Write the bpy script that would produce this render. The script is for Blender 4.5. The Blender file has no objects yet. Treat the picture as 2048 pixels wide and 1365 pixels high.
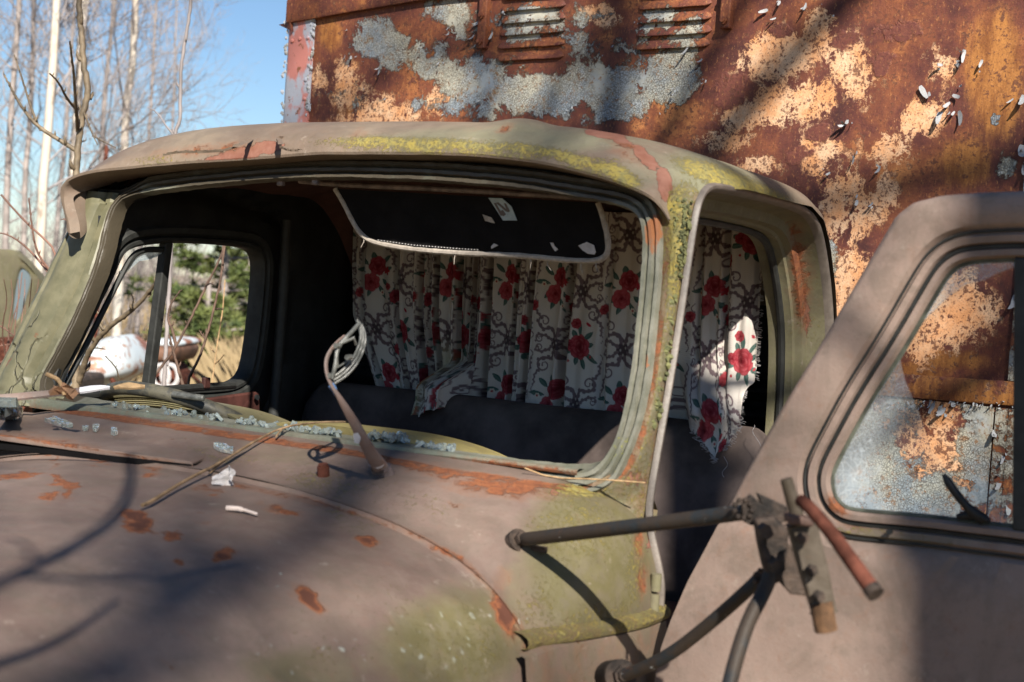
import bpy, math, random
import numpy as np
random.seed(7)
rng = np.random.default_rng(7)
S = bpy.context.scene
COL = S.collection

# ------------------------------------------------------------------ camera
FPX = 2844.0
EYE = np.array([0, 0, 1.7])
_p, _r = math.radians(1.8), math.radians(4.0)
FW = np.array([0, math.cos(_p), -math.sin(_p)])
_u0 = np.array([0, math.sin(_p), math.cos(_p)])
_x0 = np.array([1.0, 0, 0])
RT = math.cos(_r) * _x0 + math.sin(_r) * _u0
UP = -math.sin(_r) * _x0 + math.cos(_r) * _u0
cam_d = bpy.data.cameras.new('camera')
cam = bpy.data.objects.new('camera', cam_d)
COL.objects.link(cam)
from mathutils import Matrix, Vector
cam.matrix_world = Matrix(((RT[0], UP[0], -FW[0], EYE[0]), (RT[1], UP[1], -FW[1], EYE[1]),
                           (RT[2], UP[2], -FW[2], EYE[2]), (0, 0, 0, 1)))
cam_d.lens = 50
cam_d.sensor_width = 36
cam_d.clip_end = 2000
cam_d.clip_start = 0.05
cam_d.dof.use_dof = True
cam_d.dof.focus_distance = 3.4
cam_d.dof.aperture_fstop = 5.2
cam_d.dof.aperture_blades = 8
S.camera = cam

# ------------------------------------------------------------------ light
SUN_AZ, SUN_EL = math.radians(168), math.radians(36)     # azimuth measured from +Y towards +X
SUN = np.array([math.sin(SUN_AZ) * math.cos(SUN_EL), math.cos(SUN_AZ) * math.cos(SUN_EL), math.sin(SUN_EL)])
W = bpy.data.worlds.new('World')
S.world = W
W.use_nodes = True
wn = W.node_tree.nodes
wl = W.node_tree.links
sky = wn.new('ShaderNodeTexSky')
sky.sky_type = 'NISHITA'
sky.sun_disc = False
sky.sun_elevation = SUN_EL
sky.sun_rotation = SUN_AZ
sky.air_density = 1.0
sky.dust_density = 0.0
sky.ozone_density = 5.0
bgn = wn['Background']
wl.new(sky.outputs[0], bgn.inputs[0])
bgn.inputs[1].default_value = 0.052
sl = bpy.data.lights.new('sun', 'SUN')
sl.energy = 5.0
sl.angle = math.radians(0.53)
sl.color = (1.0, 0.93, 0.82)
sun = bpy.data.objects.new('sun', sl)
COL.objects.link(sun)
sun.location = tuple(SUN * 30)
sun.rotation_euler = Vector(tuple(SUN)).to_track_quat('Z', 'Y').to_euler()
S.view_settings.view_transform = 'Standard'
S.view_settings.look = 'None'
S.view_settings.exposure = 1.12
S.view_settings.gamma = 1
S.view_settings.use_curve_mapping = False
S.cycles.max_bounces = 8
S.cycles.transparent_max_bounces = 16
S.cycles.caustics_reflective = False
S.cycles.caustics_refractive = False
S.cycles.use_denoising = True

# ------------------------------------------------------------------ geometry helpers
# the truck's own axes: u across (to its left side), v towards its tail, z up; origin under the left windshield corner
TO = np.array([0.219, 2.34, 0.0])
TA = math.radians(28)
TL = np.array([math.cos(TA), -math.sin(TA), 0])
TB = np.array([math.sin(TA), math.cos(TA), 0])
ZZ = np.array([0, 0, 1.0])


def ray(x, y):
    return FW + RT * ((x - 1024) / FPX) - UP * ((y - 682.5) / FPX)


def at(x, y, d):
    return EYE + ray(x, y) * d


def to_t(P):
    P = np.asarray(P, float)
    d = P - TO
    return np.stack([d @ TL, d @ TB, P[..., 2]], -1)


def from_t(Q):
    Q = np.asarray(Q, float)
    return TO + Q[..., 0:1] * TL + Q[..., 1:2] * TB + Q[..., 2:3] * ZZ


def pix(P):
    d = np.asarray(P, float) - EYE
    dep = d @ FW
    return 1024 + FPX * (d @ RT) / dep, 682.5 - FPX * (d @ UP) / dep


def pixt(Q):
    return pix(from_t(Q))


def hit(x, y, P0, n):
    r = ray(x, y)
    return EYE + r * (((P0 - EYE) @ n) / (r @ n))


def onv(x, y, v): return to_t(hit(x, y, TO + TB * v, TB))
def onu(x, y, u): return to_t(hit(x, y, TO + TL * u, TL))
def onvz(x, y, v0, z0=1.41, k=.37):
    return to_t(hit(x, y, TO + TB * v0 + ZZ * z0, TB - k * ZZ))


def sstep(a, b, x):
    t = np.clip((np.asarray(x, float) - a) / (b - a), 0, 1)
    return t * t * (3 - 2 * t)


def vnoise(x, y, seed=0):
    x = np.asarray(x, float); y = np.asarray(y, float)
    xi = np.floor(x).astype(np.int64); yi = np.floor(y).astype(np.int64)
    fx = x - xi; fy = y - yi
    def h(a, b):
        n = (a * 374761393 + b * 668265263 + seed * 974634777) & 0x7fffffff
        n = ((n ^ (n >> 13)) * 1274126177) & 0x7fffffff
        return ((n ^ (n >> 16)) & 0xffff) / 65535.0
    fx = fx * fx * (3 - 2 * fx); fy = fy * fy * (3 - 2 * fy)
    return (h(xi, yi) * (1 - fx) + h(xi + 1, yi) * fx) * (1 - fy) + (h(xi, yi + 1) * (1 - fx) + h(xi + 1, yi + 1) * fx) * fy


def fbm(x, y, seed=0, o=4):
    s = 0; a = .5; t = 0
    for i in range(o):
        s = s + a * vnoise(x, y, seed + i * 17); t += a
        x = x * 2.03; y = y * 2.03; a *= .55
    return s / t


def mk(name, V, F, mat, parent=None, smooth=True, attrs=None, ang=40, loc=None):
    me = bpy.data.meshes.new(name)
    V = np.asarray(V, float)
    me.from_pydata(V.tolist(), [], [tuple(int(i) for i in f) for f in F])
    if smooth:
        me.polygons.foreach_set('use_smooth', [True] * len(me.polygons))
        if ang:
            me.set_sharp_from_angle(angle=math.radians(ang))
    for k, a in (attrs or {}).items():
        a = np.asarray(a, np.float32)
        if a.ndim == 1:
            at_ = me.attributes.new(k, 'FLOAT', 'POINT'); at_.data.foreach_set('value', a)
        else:
            at_ = me.attributes.new(k, 'FLOAT_COLOR', 'POINT'); at_.data.foreach_set('color', a.ravel())
    if mat:
        me.materials.append(mat)
    o = bpy.data.objects.new(name, me)
    COL.objects.link(o)
    if parent is not None:
        o.parent = parent
    if loc is not None:
        o.location = loc
    return o


def empty(name, loc=(0, 0, 0), rz=0):
    o = bpy.data.objects.new(name, None)
    o.empty_display_size = .1
    COL.objects.link(o)
    o.location = tuple(float(c) for c in loc)
    o.rotation_euler = (0, 0, rz)
    return o


def tag(o, label, cat, group=None):
    o['label'] = label; o['category'] = cat
    if group: o['group'] = group
    return o


def gridf(n, m, cu=False, cv=False):
    """n rows of m points"""
    F = []
    for i in range(n if cv else n - 1):
        i2 = (i + 1) % n
        for j in range(m if cu else m - 1):
            j2 = (j + 1) % m
            F.append((i * m + j, i * m + j2, i2 * m + j2, i2 * m + j))
    return F


def loft(loops, closed=True):
    V = np.concatenate([np.asarray(l, float) for l in loops])
    return V, gridf(len(loops), len(loops[0]), cu=closed)


def resample(P, n, closed=True):
    P = np.asarray(P, float)
    Q = np.vstack([P, P[:1]]) if closed else P
    d = np.r_[0, np.cumsum(np.linalg.norm(np.diff(Q, axis=0), axis=1))]
    t = np.linspace(0, d[-1], n + 1)[:-1] if closed else np.linspace(0, d[-1], n)
    return np.stack([np.interp(t, d, Q[:, k]) for k in range(Q.shape[1])], -1)


def chaikin(P, it=2, closed=True):
    P = np.asarray(P, float)
    for _ in range(it):
        if closed:
            N = np.roll(P, -1, 0)
            P = np.stack([.75 * P + .25 * N, .25 * P + .75 * N], 1).reshape(-1, P.shape[1])
        else:
            A, B = P[:-1], P[1:]
            Q = np.stack([.75 * A + .25 * B, .25 * A + .75 * B], 1).reshape(-1, P.shape[1])
            P = np.vstack([P[:1], Q, P[-1:]])
    return P


def smoothl(P, n, it=2, closed=True):
    return resample(chaikin(P, it, closed), n, closed)


def offset2(P, d):
    """offset a closed 2D loop outwards by d"""
    P = np.asarray(P, float)
    T = np.roll(P, -1, 0) - np.roll(P, 1, 0)
    T /= np.linalg.norm(T, axis=1)[:, None] + 1e-12
    N = np.stack([T[:, 1], -T[:, 0]], -1)
    A = .5 * np.sum(P[:, 0] * np.roll(P[:, 1], -1) - np.roll(P[:, 0], -1) * P[:, 1])
    return P + N * (d if A > 0 else -d)


def tube_vf(pts, rad, sides=6, base=0, caps=True, flat=None):
    pts = np.asarray(pts, float)
    n = len(pts)
    rad = np.broadcast_to(np.asarray(rad, float), (n,))
    T = np.gradient(pts, axis=0) if n > 2 else np.repeat((pts[1] - pts[0])[None], n, 0)
    T = T / (np.linalg.norm(T, axis=1)[:, None] + 1e-12)
    ref = np.array([0.13, 0.31, 1.0]) if abs(T[0, 2]) < .9 else np.array([1.0, .2, .1])
    A = np.cross(T, ref); A /= np.linalg.norm(A, axis=1)[:, None] + 1e-12
    Bn = np.cross(T, A)
    th = np.arange(sides) / sides * 2 * np.pi
    V = pts[:, None] + rad[:, None, None] * (np.cos(th)[None, :, None] * A[:, None] + np.sin(th)[None, :, None] * Bn[:, None])
    V = V.reshape(-1, 3)
    F = [tuple(base + i for i in f) for f in gridf(n, sides, cu=True)]
    if caps:
        F.append(tuple(base + i for i in range(sides))[::-1])
        F.append(tuple(base + (n - 1) * sides + i for i in range(sides)))
    return V, F


class MB:
    def __init__(s): s.V = []; s.F = []; s.n = 0
    def add(s, V, F):
        V = np.asarray(V, float)
        s.V.append(V); s.F += [tuple(int(i) + s.n for i in f) for f in F]; s.n += len(V)
        return s
    def tube(s, pts, rad, sides=6, caps=True):
        return s.add(*tube_vf(pts, rad, sides, 0, caps))
    def box(s, c, ax, h):
        """box about centre c, rows of ax are axes, h half sizes"""
        c = np.asarray(c, float); ax = np.asarray(ax, float)
        V = [c + ax[0] * h[0] * a + ax[1] * h[1] * b + ax[2] * h[2] * d for a in (-1, 1) for b in (-1, 1) for d in (-1, 1)]
        return s.add(V, [(0, 1, 3, 2), (4, 6, 7, 5), (0, 4, 5, 1), (2, 3, 7, 6), (0, 2, 6, 4), (1, 5, 7, 3)])
    def build(s, name, mat, parent=None, **k):
        V = np.concatenate(s.V)
        return mk(name, V, s.F, mat, parent, **k)


def bevel(o, w=.003, seg=2):
    m = o.modifiers.new('bevel', 'BEVEL'); m.width = w; m.segments = seg; m.limit_method = 'ANGLE'; m.angle_limit = math.radians(40)
    return o


def disc(V, F, c, n, r, h, sides=12):
    pass


def blobs(px, py, L, soft=(.3, 1.5)):
    """mask value at pixels from a list of (x, y, rx, ry, degrees, value)"""
    out = np.zeros_like(px)
    for x, y, rx, ry, a, val in L:
        ca, sa = math.cos(math.radians(a)), math.sin(math.radians(a))
        dx, dy = px - x, py - y
        d = np.sqrt(((dx * ca + dy * sa) / rx) ** 2 + ((-dx * sa + dy * ca) / ry) ** 2)
        out = np.maximum(out, val * (1 - sstep(soft[0], soft[1], d)))
    return out


def pline(px, py, pts, w, val=1.0):
    best = np.full_like(px, 1e9)
    for (x0, y0), (x1, y1) in zip(pts[:-1], pts[1:]):
        dx, dy = x1 - x0, y1 - y0
        t = np.clip(((px - x0) * dx + (py - y0) * dy) / (dx * dx + dy * dy + 1e-9), 0, 1)
        best = np.minimum(best, np.hypot(px - x0 - t * dx, py - y0 - t * dy))
    return val * (1 - sstep(.4, 1.2, best / w))


# ------------------------------------------------------------------ material helper
class NB:
    def __init__(s, name):
        s.m = bpy.data.materials.new(name); s.m.use_nodes = True
        s.t = s.m.node_tree; s.b = s.t.nodes['Principled BSDF']
        s.co = s.new('ShaderNodeTexCoord').outputs['Object']
    def new(s, t): return s.t.nodes.new(t)
    def put(s, sock, v):
        if hasattr(v, 'is_output') or isinstance(v, bpy.types.NodeSocket): s.t.links.new(v, sock)
        elif isinstance(v, (tuple, list)) and len(v) == 3 and sock.type == 'RGBA': sock.default_value = (*v, 1)
        else: sock.default_value = v
    def math(s, op, a, b=0.0, clamp=False):
        n = s.new('ShaderNodeMath'); n.operation = op; n.use_clamp = clamp
        s.put(n.inputs[0], a); s.put(n.inputs[1], b); return n.outputs[0]
    def add(s, a, b): return s.math('ADD', a, b)
    def mul(s, a, b): return s.math('MULTIPLY', a, b)
    def scale(s, k, vec=None):
        n = s.new('ShaderNodeMapping'); s.put(n.inputs['Vector'], vec or s.co); n.inputs['Scale'].default_value = k; return n.outputs[0]
    def noise(s, sc, det=4, rough=.55, dist=0.0, vec=None, col=False):
        n = s.new('ShaderNodeTexNoise'); s.put(n.inputs['Vector'], vec or s.co)
        n.inputs['Scale'].default_value = sc; n.inputs['Detail'].default_value = det
        n.inputs['Roughness'].default_value = rough; n.inputs['Distortion'].default_value = dist
        return n.outputs['Color' if col else 'Fac']
    def vor(s, sc, feat='F1', vec=None, rand=1.0, out='Distance'):
        n = s.new('ShaderNodeTexVoronoi'); n.feature = feat; s.put(n.inputs['Vector'], vec or s.co)
        n.inputs['Scale'].default_value = sc; n.inputs['Randomness'].default_value = rand; return n.outputs[out]
    def warp(s, amt, sc, vec=None):
        n = s.noise(sc, 3, .5, vec=vec, col=True)
        a = s.new('ShaderNodeVectorMath'); a.operation = 'SUBTRACT'; s.put(a.inputs[0], n); a.inputs[1].default_value = (.5, .5, .5)
        b = s.new('ShaderNodeVectorMath'); b.operation = 'SCALE'; s.put(b.inputs[0], a.outputs[0]); b.inputs['Scale'].default_value = amt
        c = s.new('ShaderNodeVectorMath'); s.put(c.inputs[0], vec or s.co); s.put(c.inputs[1], b.outputs[0]); return c.outputs[0]
    def ss(s, a, b, x):
        n = s.new('ShaderNodeMapRange'); n.interpolation_type = 'SMOOTHSTEP'
        s.put(n.inputs['Value'], x); n.inputs['From Min'].default_value = a; n.inputs['From Max'].default_value = b; return n.outputs[0]
    def ramp(s, f, stops):
        n = s.new('ShaderNodeValToRGB'); s.put(n.inputs[0], f); e = n.color_ramp.elements
        while len(e) < len(stops): e.new(.5)
        for k, (p, c) in enumerate(stops): e[k].position = p; e[k].color = (*c, 1) if len(c) == 3 else c
        return n.outputs[0]
    def mix(s, f, a, b, mode='MIX'):
        n = s.new('ShaderNodeMix'); n.data_type = 'RGBA'; n.blend_type = mode
        s.put(n.inputs[0], f); s.put(n.inputs[6], a); s.put(n.inputs[7], b); return n.outputs[2]
    def attr(s, name):
        n = s.new('ShaderNodeAttribute'); n.attribute_name = name; return n.outputs['Fac']
    def acol(s, name):
        n = s.new('ShaderNodeAttribute'); n.attribute_name = name; return n.outputs['Color']
    def bump(s, h, strength=.5, dist=.005, normal=None):
        n = s.new('ShaderNodeBump'); s.put(n.inputs['Height'], h); n.inputs['Strength'].default_value = strength
        n.inputs['Distance'].default_value = dist
        if normal is not None: s.put(n.inputs['Normal'], normal)
        return n.outputs[0]
    def fin(s, col, rough=.6, normal=None, metal=0.0, spec=.4, **k):
        s.put(s.b.inputs['Base Color'], col); s.put(s.b.inputs['Roughness'], rough); s.put(s.b.inputs['Metallic'], metal)
        s.b.inputs['Specular IOR Level'].default_value = spec
        if normal is not None: s.put(s.b.inputs['Normal'], normal)
        for kk, v in k.items(): s.put(s.b.inputs[kk.replace('_', ' ')], v)
        return s.m


def simple(name, c, rough=.6, var=.25, sc=20, spec=.4, metal=0.0, bump=.3, bd=.002):
    b = NB(name)
    n = b.noise(sc, 6, .6)
    f = b.ss(.3, .7, n)
    lo = tuple(x * (1 - var) for x in c); hi = tuple(x * (1 + var) for x in c)
    col = b.mix(f, lo, hi)
    return b.fin(col, rough, b.bump(b.noise(sc * 6, 4), bump, bd), metal, spec)


def cab_paint(name, c1, c2, c3, rustc=1.0):
    """old matt cab paint: mask attributes rust / lich / pale / olive / peel say where the wear is"""
    b = NB(name)
    n1 = b.noise(3.2, 7, .6, .4); n2 = b.noise(38, 5, .65); n3 = b.noise(170, 3, .6)
    col = b.mix(b.ss(.32, .68, n1), c1, c2)
    olive = b.ss(.25, .85, b.add(b.attr('olive'), b.add(b.mul(b.add(n2, -.5), .6), b.mul(b.add(n1, -.5), 1.0))))
    col = b.mix(olive, col, b.mix(b.ss(.3, .7, n1), c3, tuple(x * .72 for x in c3)))
    col = b.mix(b.mul(b.ss(.35, .75, n2), .35), col, b.mix(.5, col, (.32, .27, .23)))
    col = b.mix(b.mul(b.ss(.6, .7, n3), .16), col, (.06, .045, .035))
    dirt = b.add(b.noise(7.5, 9, .7, .6), b.mul(b.add(n2, -.5), .5))
    col = b.mix(b.mul(b.ss(.42, .64, dirt), .62), col, b.mix(.55, col, (.075, .06, .045)))
    col = b.mix(b.mul(b.ss(.60, .68, b.noise(24, 9, .75)), .45), col, (.30, .25, .21))
    stk = b.noise(16, 7, .7, .0, b.scale((1, 1, .14)))
    col = b.mix(b.mul(b.ss(.52, .68, stk), .38), col, b.mix(.6, col, (.10, .085, .06)))
    # bare primer where the paint has peeled off
    peel = b.ss(.47, .51, b.add(b.attr('peel'), b.mul(b.add(b.noise(17, 9, .72, .5), -.5), 1.5)))
    col = b.mix(peel, col, b.mix(b.ss(.3, .7, n2), (.17, .07, .048), (.225, .11, .08)))
    ra = b.add(b.attr('rust'), b.mul(b.add(b.noise(30, 9, .72, .4), -.5), 1.25))
    ra = b.add(ra, b.mul(b.ss(.60, .72, b.noise(13, 9, .75)), .5 * rustc))
    rim = b.ss(.34, .56, ra); core = b.ss(.5, .8, ra)
    col = b.mix(b.mul(b.ss(.06, .42, ra), .42), col, (.20, .095, .055))
    rc = b.mix(b.ss(.3, .7, b.noise(80, 5, .7)), (.27, .10, .042), (.17, .06, .03))
    rc = b.mix(core, rc, (.085, .034, .022))
    col = b.mix(rim, col, rc)
    la = b.add(b.add(b.attr('lich'), b.mul(b.add(b.noise(150, 7, .8), -.5), 2.2)), b.mul(b.add(b.noise(14, 5, .6), -.5), .6))
    lm = b.ss(.34, .74, la)
    col = b.mix(lm, col, b.mix(b.ss(.3, .7, b.noise(60, 4)), (.28, .22, .055), (.19, .17, .07)))
    pv = b.vor(46, vec=b.warp(.02, 60))
    pm = b.math('MULTIPLY', b.ss(.34, .20, b.add(pv, b.mul(b.noise(9, 3), .22))), b.ss(.3, .8, b.attr('pale')))
    col = b.mix(b.mul(pm, .8), col, (.40, .44, .40))
    h = b.add(b.mul(n2, .25), b.add(b.mul(rim, -.6), b.mul(lm, .28)))
    h = b.add(h, b.add(b.mul(n3, .12), b.add(b.mul(peel, -.6), b.mul(pm, .4))))
    nor = b.bump(h, .9, .004)
    nor = b.bump(b.noise(7, 3), .25, .012, nor)
    return b.fin(col, b.add(.58, b.mul(rim, .3)), nor, 0.0, .2)


M = {}
M['cab'] = cab_paint('faded_brown_paint', (.128, .088, .074), (.185, .134, .112), (.125, .11, .052))
M['roof'] = cab_paint('bleached_roof_paint', (.145, .105, .08), (.205, .162, .118), (.195, .19, .122), .9)
M['olive'] = cab_paint('flaking_olive_paint', (.125, .118, .066), (.17, .155, .095), (.10, .11, .06), .6)
M['door'] = cab_paint('dusty_taupe_paint', (.20, .146, .122), (.255, .188, .158), (.16, .16, .10), .0)
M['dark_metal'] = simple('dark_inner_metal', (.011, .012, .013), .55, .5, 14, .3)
M['maroon'] = simple('maroon_vinyl', (.06, .022, .018), .55, .3, 25)
M['headliner'] = simple('maroon_headliner', (.095, .045, .035), .75, .35, 9)
M['rubber'] = simple('aged_rubber', (.020, .021, .020), .6, .35, 30)
M['vinyl'] = simple('dark_vinyl', (.085, .066, .060), .8, .5, 6, .15, bump=.25, bd=.001)
M['visor'] = simple('black_card', (.006, .0055, .006), .85, .3, 18, .12)
M['piping'] = simple('grey_webbing', (.33, .29, .25), .9, .2, 120)
M['white_bits'] = simple('white_paper', (.42, .40, .40), .85, .15, 60)
M['twig'] = simple('brown_bark', (.10, .062, .045), .75, .4, 40)
M['sapling'] = simple('olive_bark', (.15, .115, .075), .6, .4, 30)
M['greytwig'] = simple('grey_bark', (.26, .225, .21), .8, .3, 6)
M['straw'] = simple('dry_stem', (.38, .25, .13), .8, .3, 60)
M['stalk'] = simple('brown_dry_stalk', (.20, .135, .08), .85, .4, 50, .15)
M['leaf'] = simple('dry_leaf', (.24, .13, .07), .8, .35, 50)
M['iron'] = simple('rusty_iron', (.040, .027, .02), .75, .85, 34, bump=.6, bd=.003)
M['redrust'] = simple('red_rust_iron', (.085, .030, .020), .9, .7, 22, .12, bump=.5)
M['wiper'] = simple('worn_brown_steel', (.13, .10, .095), .45, .5, 40, .5)
M['blade'] = simple('pale_rubber_steel', (.12, .122, .11), .35, .4, 90, .6)
M['chan'] = None


def seal_mat():
    b = NB('weathered_seal')
    n = b.noise(26, 7, .65)
    col = b.mix(b.ss(.32, .68, n), (.105, .108, .08), (.175, .17, .138))
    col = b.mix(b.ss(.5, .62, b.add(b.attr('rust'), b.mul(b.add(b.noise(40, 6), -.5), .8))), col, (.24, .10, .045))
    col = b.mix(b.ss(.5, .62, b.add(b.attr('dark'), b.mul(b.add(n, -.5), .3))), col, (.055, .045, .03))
    col = b.mix(b.ss(.5, .6, b.add(b.attr('lich'), b.mul(b.add(b.noise(90, 6, .7), -.5), 1.3))), col, (.19, .19, .05))
    return b.fin(col, .5, b.bump(b.noise(150, 5), .4, .002), 0, .45)


M['chan'] = seal_mat()


def glass_mat(name, tint, rough=.0, dirt=0.0):
    b = NB(name)
    m = b.fin(tint, rough, b.bump(b.noise(90, 3), .3, .002), 0, .5)
    b.b.inputs['Transmission Weight'].default_value = 1
    b.b.inputs['IOR'].default_value = 1.5
    return m


M['shard'] = glass_mat('greenish_glass', (.78, .88, .85), .08)
M['shard'].node_tree.nodes['Principled BSDF'].inputs['Transmission Weight'].default_value = .8


def dirty_pane():
    b = NB('crazed_dirty_glass')
    tr = b.new('ShaderNodeBsdfTransparent'); tr.inputs[0].default_value = (.9, .94, .95, 1)
    n = b.noise(30, 9, .75)
    cr = b.math('SUBTRACT', 1.0, b.ss(.0, .05, b.vor(110, 'DISTANCE_TO_EDGE', b.warp(.03, 30))))
    d = b.math('ADD', b.mul(b.ss(.42, .8, n), .55), b.attr('dirt'), True)
    d = b.math('MULTIPLY', d, b.add(.35, b.mul(cr, .5)), True)
    b.fin((.55, .6, .63), .35, b.bump(n, .4, .003), 0, .6)
    mx = b.new('ShaderNodeMixShader')
    b.t.links.new(b.math('ADD', d, .06, True), mx.inputs[0]); b.t.links.new(tr.outputs[0], mx.inputs[1]); b.t.links.new(b.b.outputs[0], mx.inputs[2])
    out = b.t.nodes['Material Output']; b.t.links.new(mx.outputs[0], out.inputs[0])
    return b.m


M['pane'] = dirty_pane()


def box_mat():
    b = NB('rusted_panel_with_peeling_paint')
    vstr = b.scale((1, 1, .28))
    big = b.noise(4.2, 9, .62, .5); mid = b.noise(17, 9, .7, .3); fine = b.noise(75, 7, .7); st = b.noise(22, 8, .7, .0, vstr)
    # rust underneath
    r = b.add(b.mul(big, .55), b.add(b.mul(mid, .3), b.mul(st, .15)))
    col = b.ramp(r, [(.39, (.05, .016, .015)), (.47, (.115, .034, .024)), (.55, (.215, .07, .03)), (.62, (.42, .17, .058))])
    col = b.mix(b.ss(.45, .7, b.add(b.attr('orange'), b.mul(b.add(st, -.5), .5))), col, b.mix(b.ss(.38, .62, st), (.19, .066, .018), (.40, .17, .045)))
    # primer that shows as peach
    pa = b.add(b.add(b.attr('peach'), b.mul(b.add(fine, -.5), 1.0)), b.add(b.mul(b.add(mid, -.5), 1.5), b.mul(b.add(st, -.5), 1.0)))
    pm = b.ss(.30, .40, pa)
    pc = b.mix(b.ss(.35, .7, b.noise(12, 6, .7)), (.60, .28, .12), (.70, .47, .30))
    pc = b.mix(b.ss(.9, 1.15, pa), pc, (.60, .58, .55))
    col = b.mix(pm, col, pc)
    mar = b.ss(.47, .55, b.add(b.attr('maroon'), b.mul(b.add(b.noise(14, 8, .62), -.5), 1.0)))
    col = b.mix(mar, col, b.mix(b.ss(.35, .65, fine), (.11, .032, .026), (.17, .055, .035)))
    sp = b.ss(.55, .60, b.add(fine, b.add(b.mul(b.add(mid, -.5), .5), b.mul(b.add(st, -.5), .35))))
    col = b.mix(b.mul(sp, .85), col, (.10, .035, .022))
    sp2 = b.ss(.64, .68, b.noise(160, 4, .6))
    col = b.mix(b.mul(sp2, .5), col, (.42, .2, .09))
    grit = b.noise(190, 5, .7)
    col = b.mix(b.mul(b.ss(.50, .68, grit), .55), col, (.05, .02, .015))
    col = b.mix(b.mul(b.ss(.56, .70, b.noise(130, 5, .7, vec=b.scale((1, 1, .45)))), .5), col, (.55, .25, .085))
    # grey-blue top coat
    ga = b.add(b.add(b.attr('paint'), .05), b.add(b.mul(b.add(b.noise(8, 12, .76, .3), -.5), 1.9), b.mul(b.add(fine, -.5), .35)))
    gm = b.ss(.47, .54, ga)
    wv = b.warp(.016, 50)
    ck = b.vor(150, 'DISTANCE_TO_EDGE', wv); ck2 = b.vor(42, 'DISTANCE_TO_EDGE', b.warp(.03, 25))
    smooth = b.ss(.5, .62, b.noise(7, 3))
    crk = b.math('MULTIPLY', b.math('SUBTRACT', 1.0, b.ss(.015, .12, ck)), b.math('SUBTRACT', 1.0, smooth))
    crk = b.math('MULTIPLY', gm, crk)
    gcol = b.mix(b.ss(.36, .62, b.noise(6, 6, .6)), (.24, .285, .33), (.40, .385, .32))
    gcol = b.mix(b.ss(.55, .75, b.noise(15, 7, .7)), gcol, (.46, .50, .54))
    gcol = b.mix(b.mul(b.ss(.5, .75, mid), .5), gcol, (.42, .33, .2))
    gcol = b.mix(b.ss(.52, .66, b.add(fine, b.mul(b.add(mid, -.5), .6))), gcol, (.25, .15, .085))
    gcol = b.mix(b.mul(crk, .42), gcol, (.12, .085, .055))
    col = b.mix(gm, col, gcol)
    edge = b.math('MULTIPLY', b.ss(.42, .5, ga), b.math('SUBTRACT', 1.0, gm))
    col = b.mix(b.mul(edge, .55), col, (.05, .03, .02))
    h = b.add(b.mul(gm, 1.0), b.add(b.mul(crk, -.6), b.add(b.mul(fine, .35), b.mul(mar, .25))))
    h = b.add(h, b.mul(pm, -.2))
    nor = b.bump(h, 1.0, .005)
    nor = b.bump(b.noise(2.2, 3), .35, .03, nor)
    return b.fin(col, b.add(.5, b.mul(fine, .35)), nor, 0, .35)


M['box'] = box_mat()


def strip_mat():
    b = NB('pink_and_grey_corner_paint')
    n = b.noise(9, 9, .65, .2, b.scale((1, 1, .5)))
    col = b.mix(b.ss(.47, .55, n), (.36, .38, .44), (.47, .18, .15))
    col = b.mix(b.ss(.6, .63, b.noise(30, 8, .7)), col, (.2, .08, .04))
    col = b.mix(b.ss(.68, .72, b.noise(40, 6, .7)), col, (.6, .62, .66))
    return b.fin(col, .5, b.bump(b.noise(60, 6), .5, .002), 0, .4)


M['strip'] = strip_mat()
b = NB('curled_flake_paint')
M['flake'] = b.fin(b.mix(b.ss(.4, .6, b.noise(30, 5)), (.34, .36, .40), (.24, .235, .22)), .6, b.bump(b.noise(90, 4), .4, .001))

# ------------------------------------------------------------------ ground and sky stay as structure
gb = NB('dry_field')
gcol = gb.mix(gb.ss(.35, .65, gb.noise(.9, 8, .7)), (.30, .22, .125), (.19, .135, .075))
gcol = gb.mix(gb.ss(.55, .7, gb.noise(.25, 5)), gcol, (.12, .12, .06))
M['field'] = gb.fin(gcol, .9, gb.bump(gb.noise(8, 6), .8, .05), 0, .2)
n = 60
gx = np.sign(np.linspace(-1, 1, n)) * np.abs(np.linspace(-1, 1, n)) ** 2.5 * 900
GX, GY = np.meshgrid(gx, gx)
GZ = .06 * (fbm(GX * .3, GY * .3, 3) - .5) * np.clip(np.hypot(GX, GY) / 10, 0, 1)
g = mk('ground', np.stack([GX, GY, GZ], -1).reshape(-1, 3), gridf(n, n), M['field'])
g['kind'] = 'structure'

# ================================================================== TRUCK
truck = empty('old_truck', TO, -TA)
tag(truck, 'abandoned flat brown truck cab with missing windscreen, lichen on its roof and one door open', 'truck')


def kid(name, V, F, mat, parent=truck, **k):
    return mk(name, V, F, mat, parent, **k)


def wattrs(V, **lists):
    px, py = pixt(np.asarray(V, float))
    return px, py


# ---- cowl and hood surface
def arch_par(v):
    if v >= -.3:
        t = float(sstep(-.3, 0, v))
        return .70 + .028 * t, .27 - .03 * t, 2.5 + 3.5 * t, 1.372 + .038 * t
    k = -.3 - v
    return .70 - .09 * k, .27, 2.5, 1.366 - .035 * k - .02 * k * k


def cowl_z(u, v):
    a, H, n, zt = arch_par(v)
    w = abs(u + .715)
    if w >= a: return zt - H
    return zt - H + H * (1 - (w / a) ** n) ** (1 / n)


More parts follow.
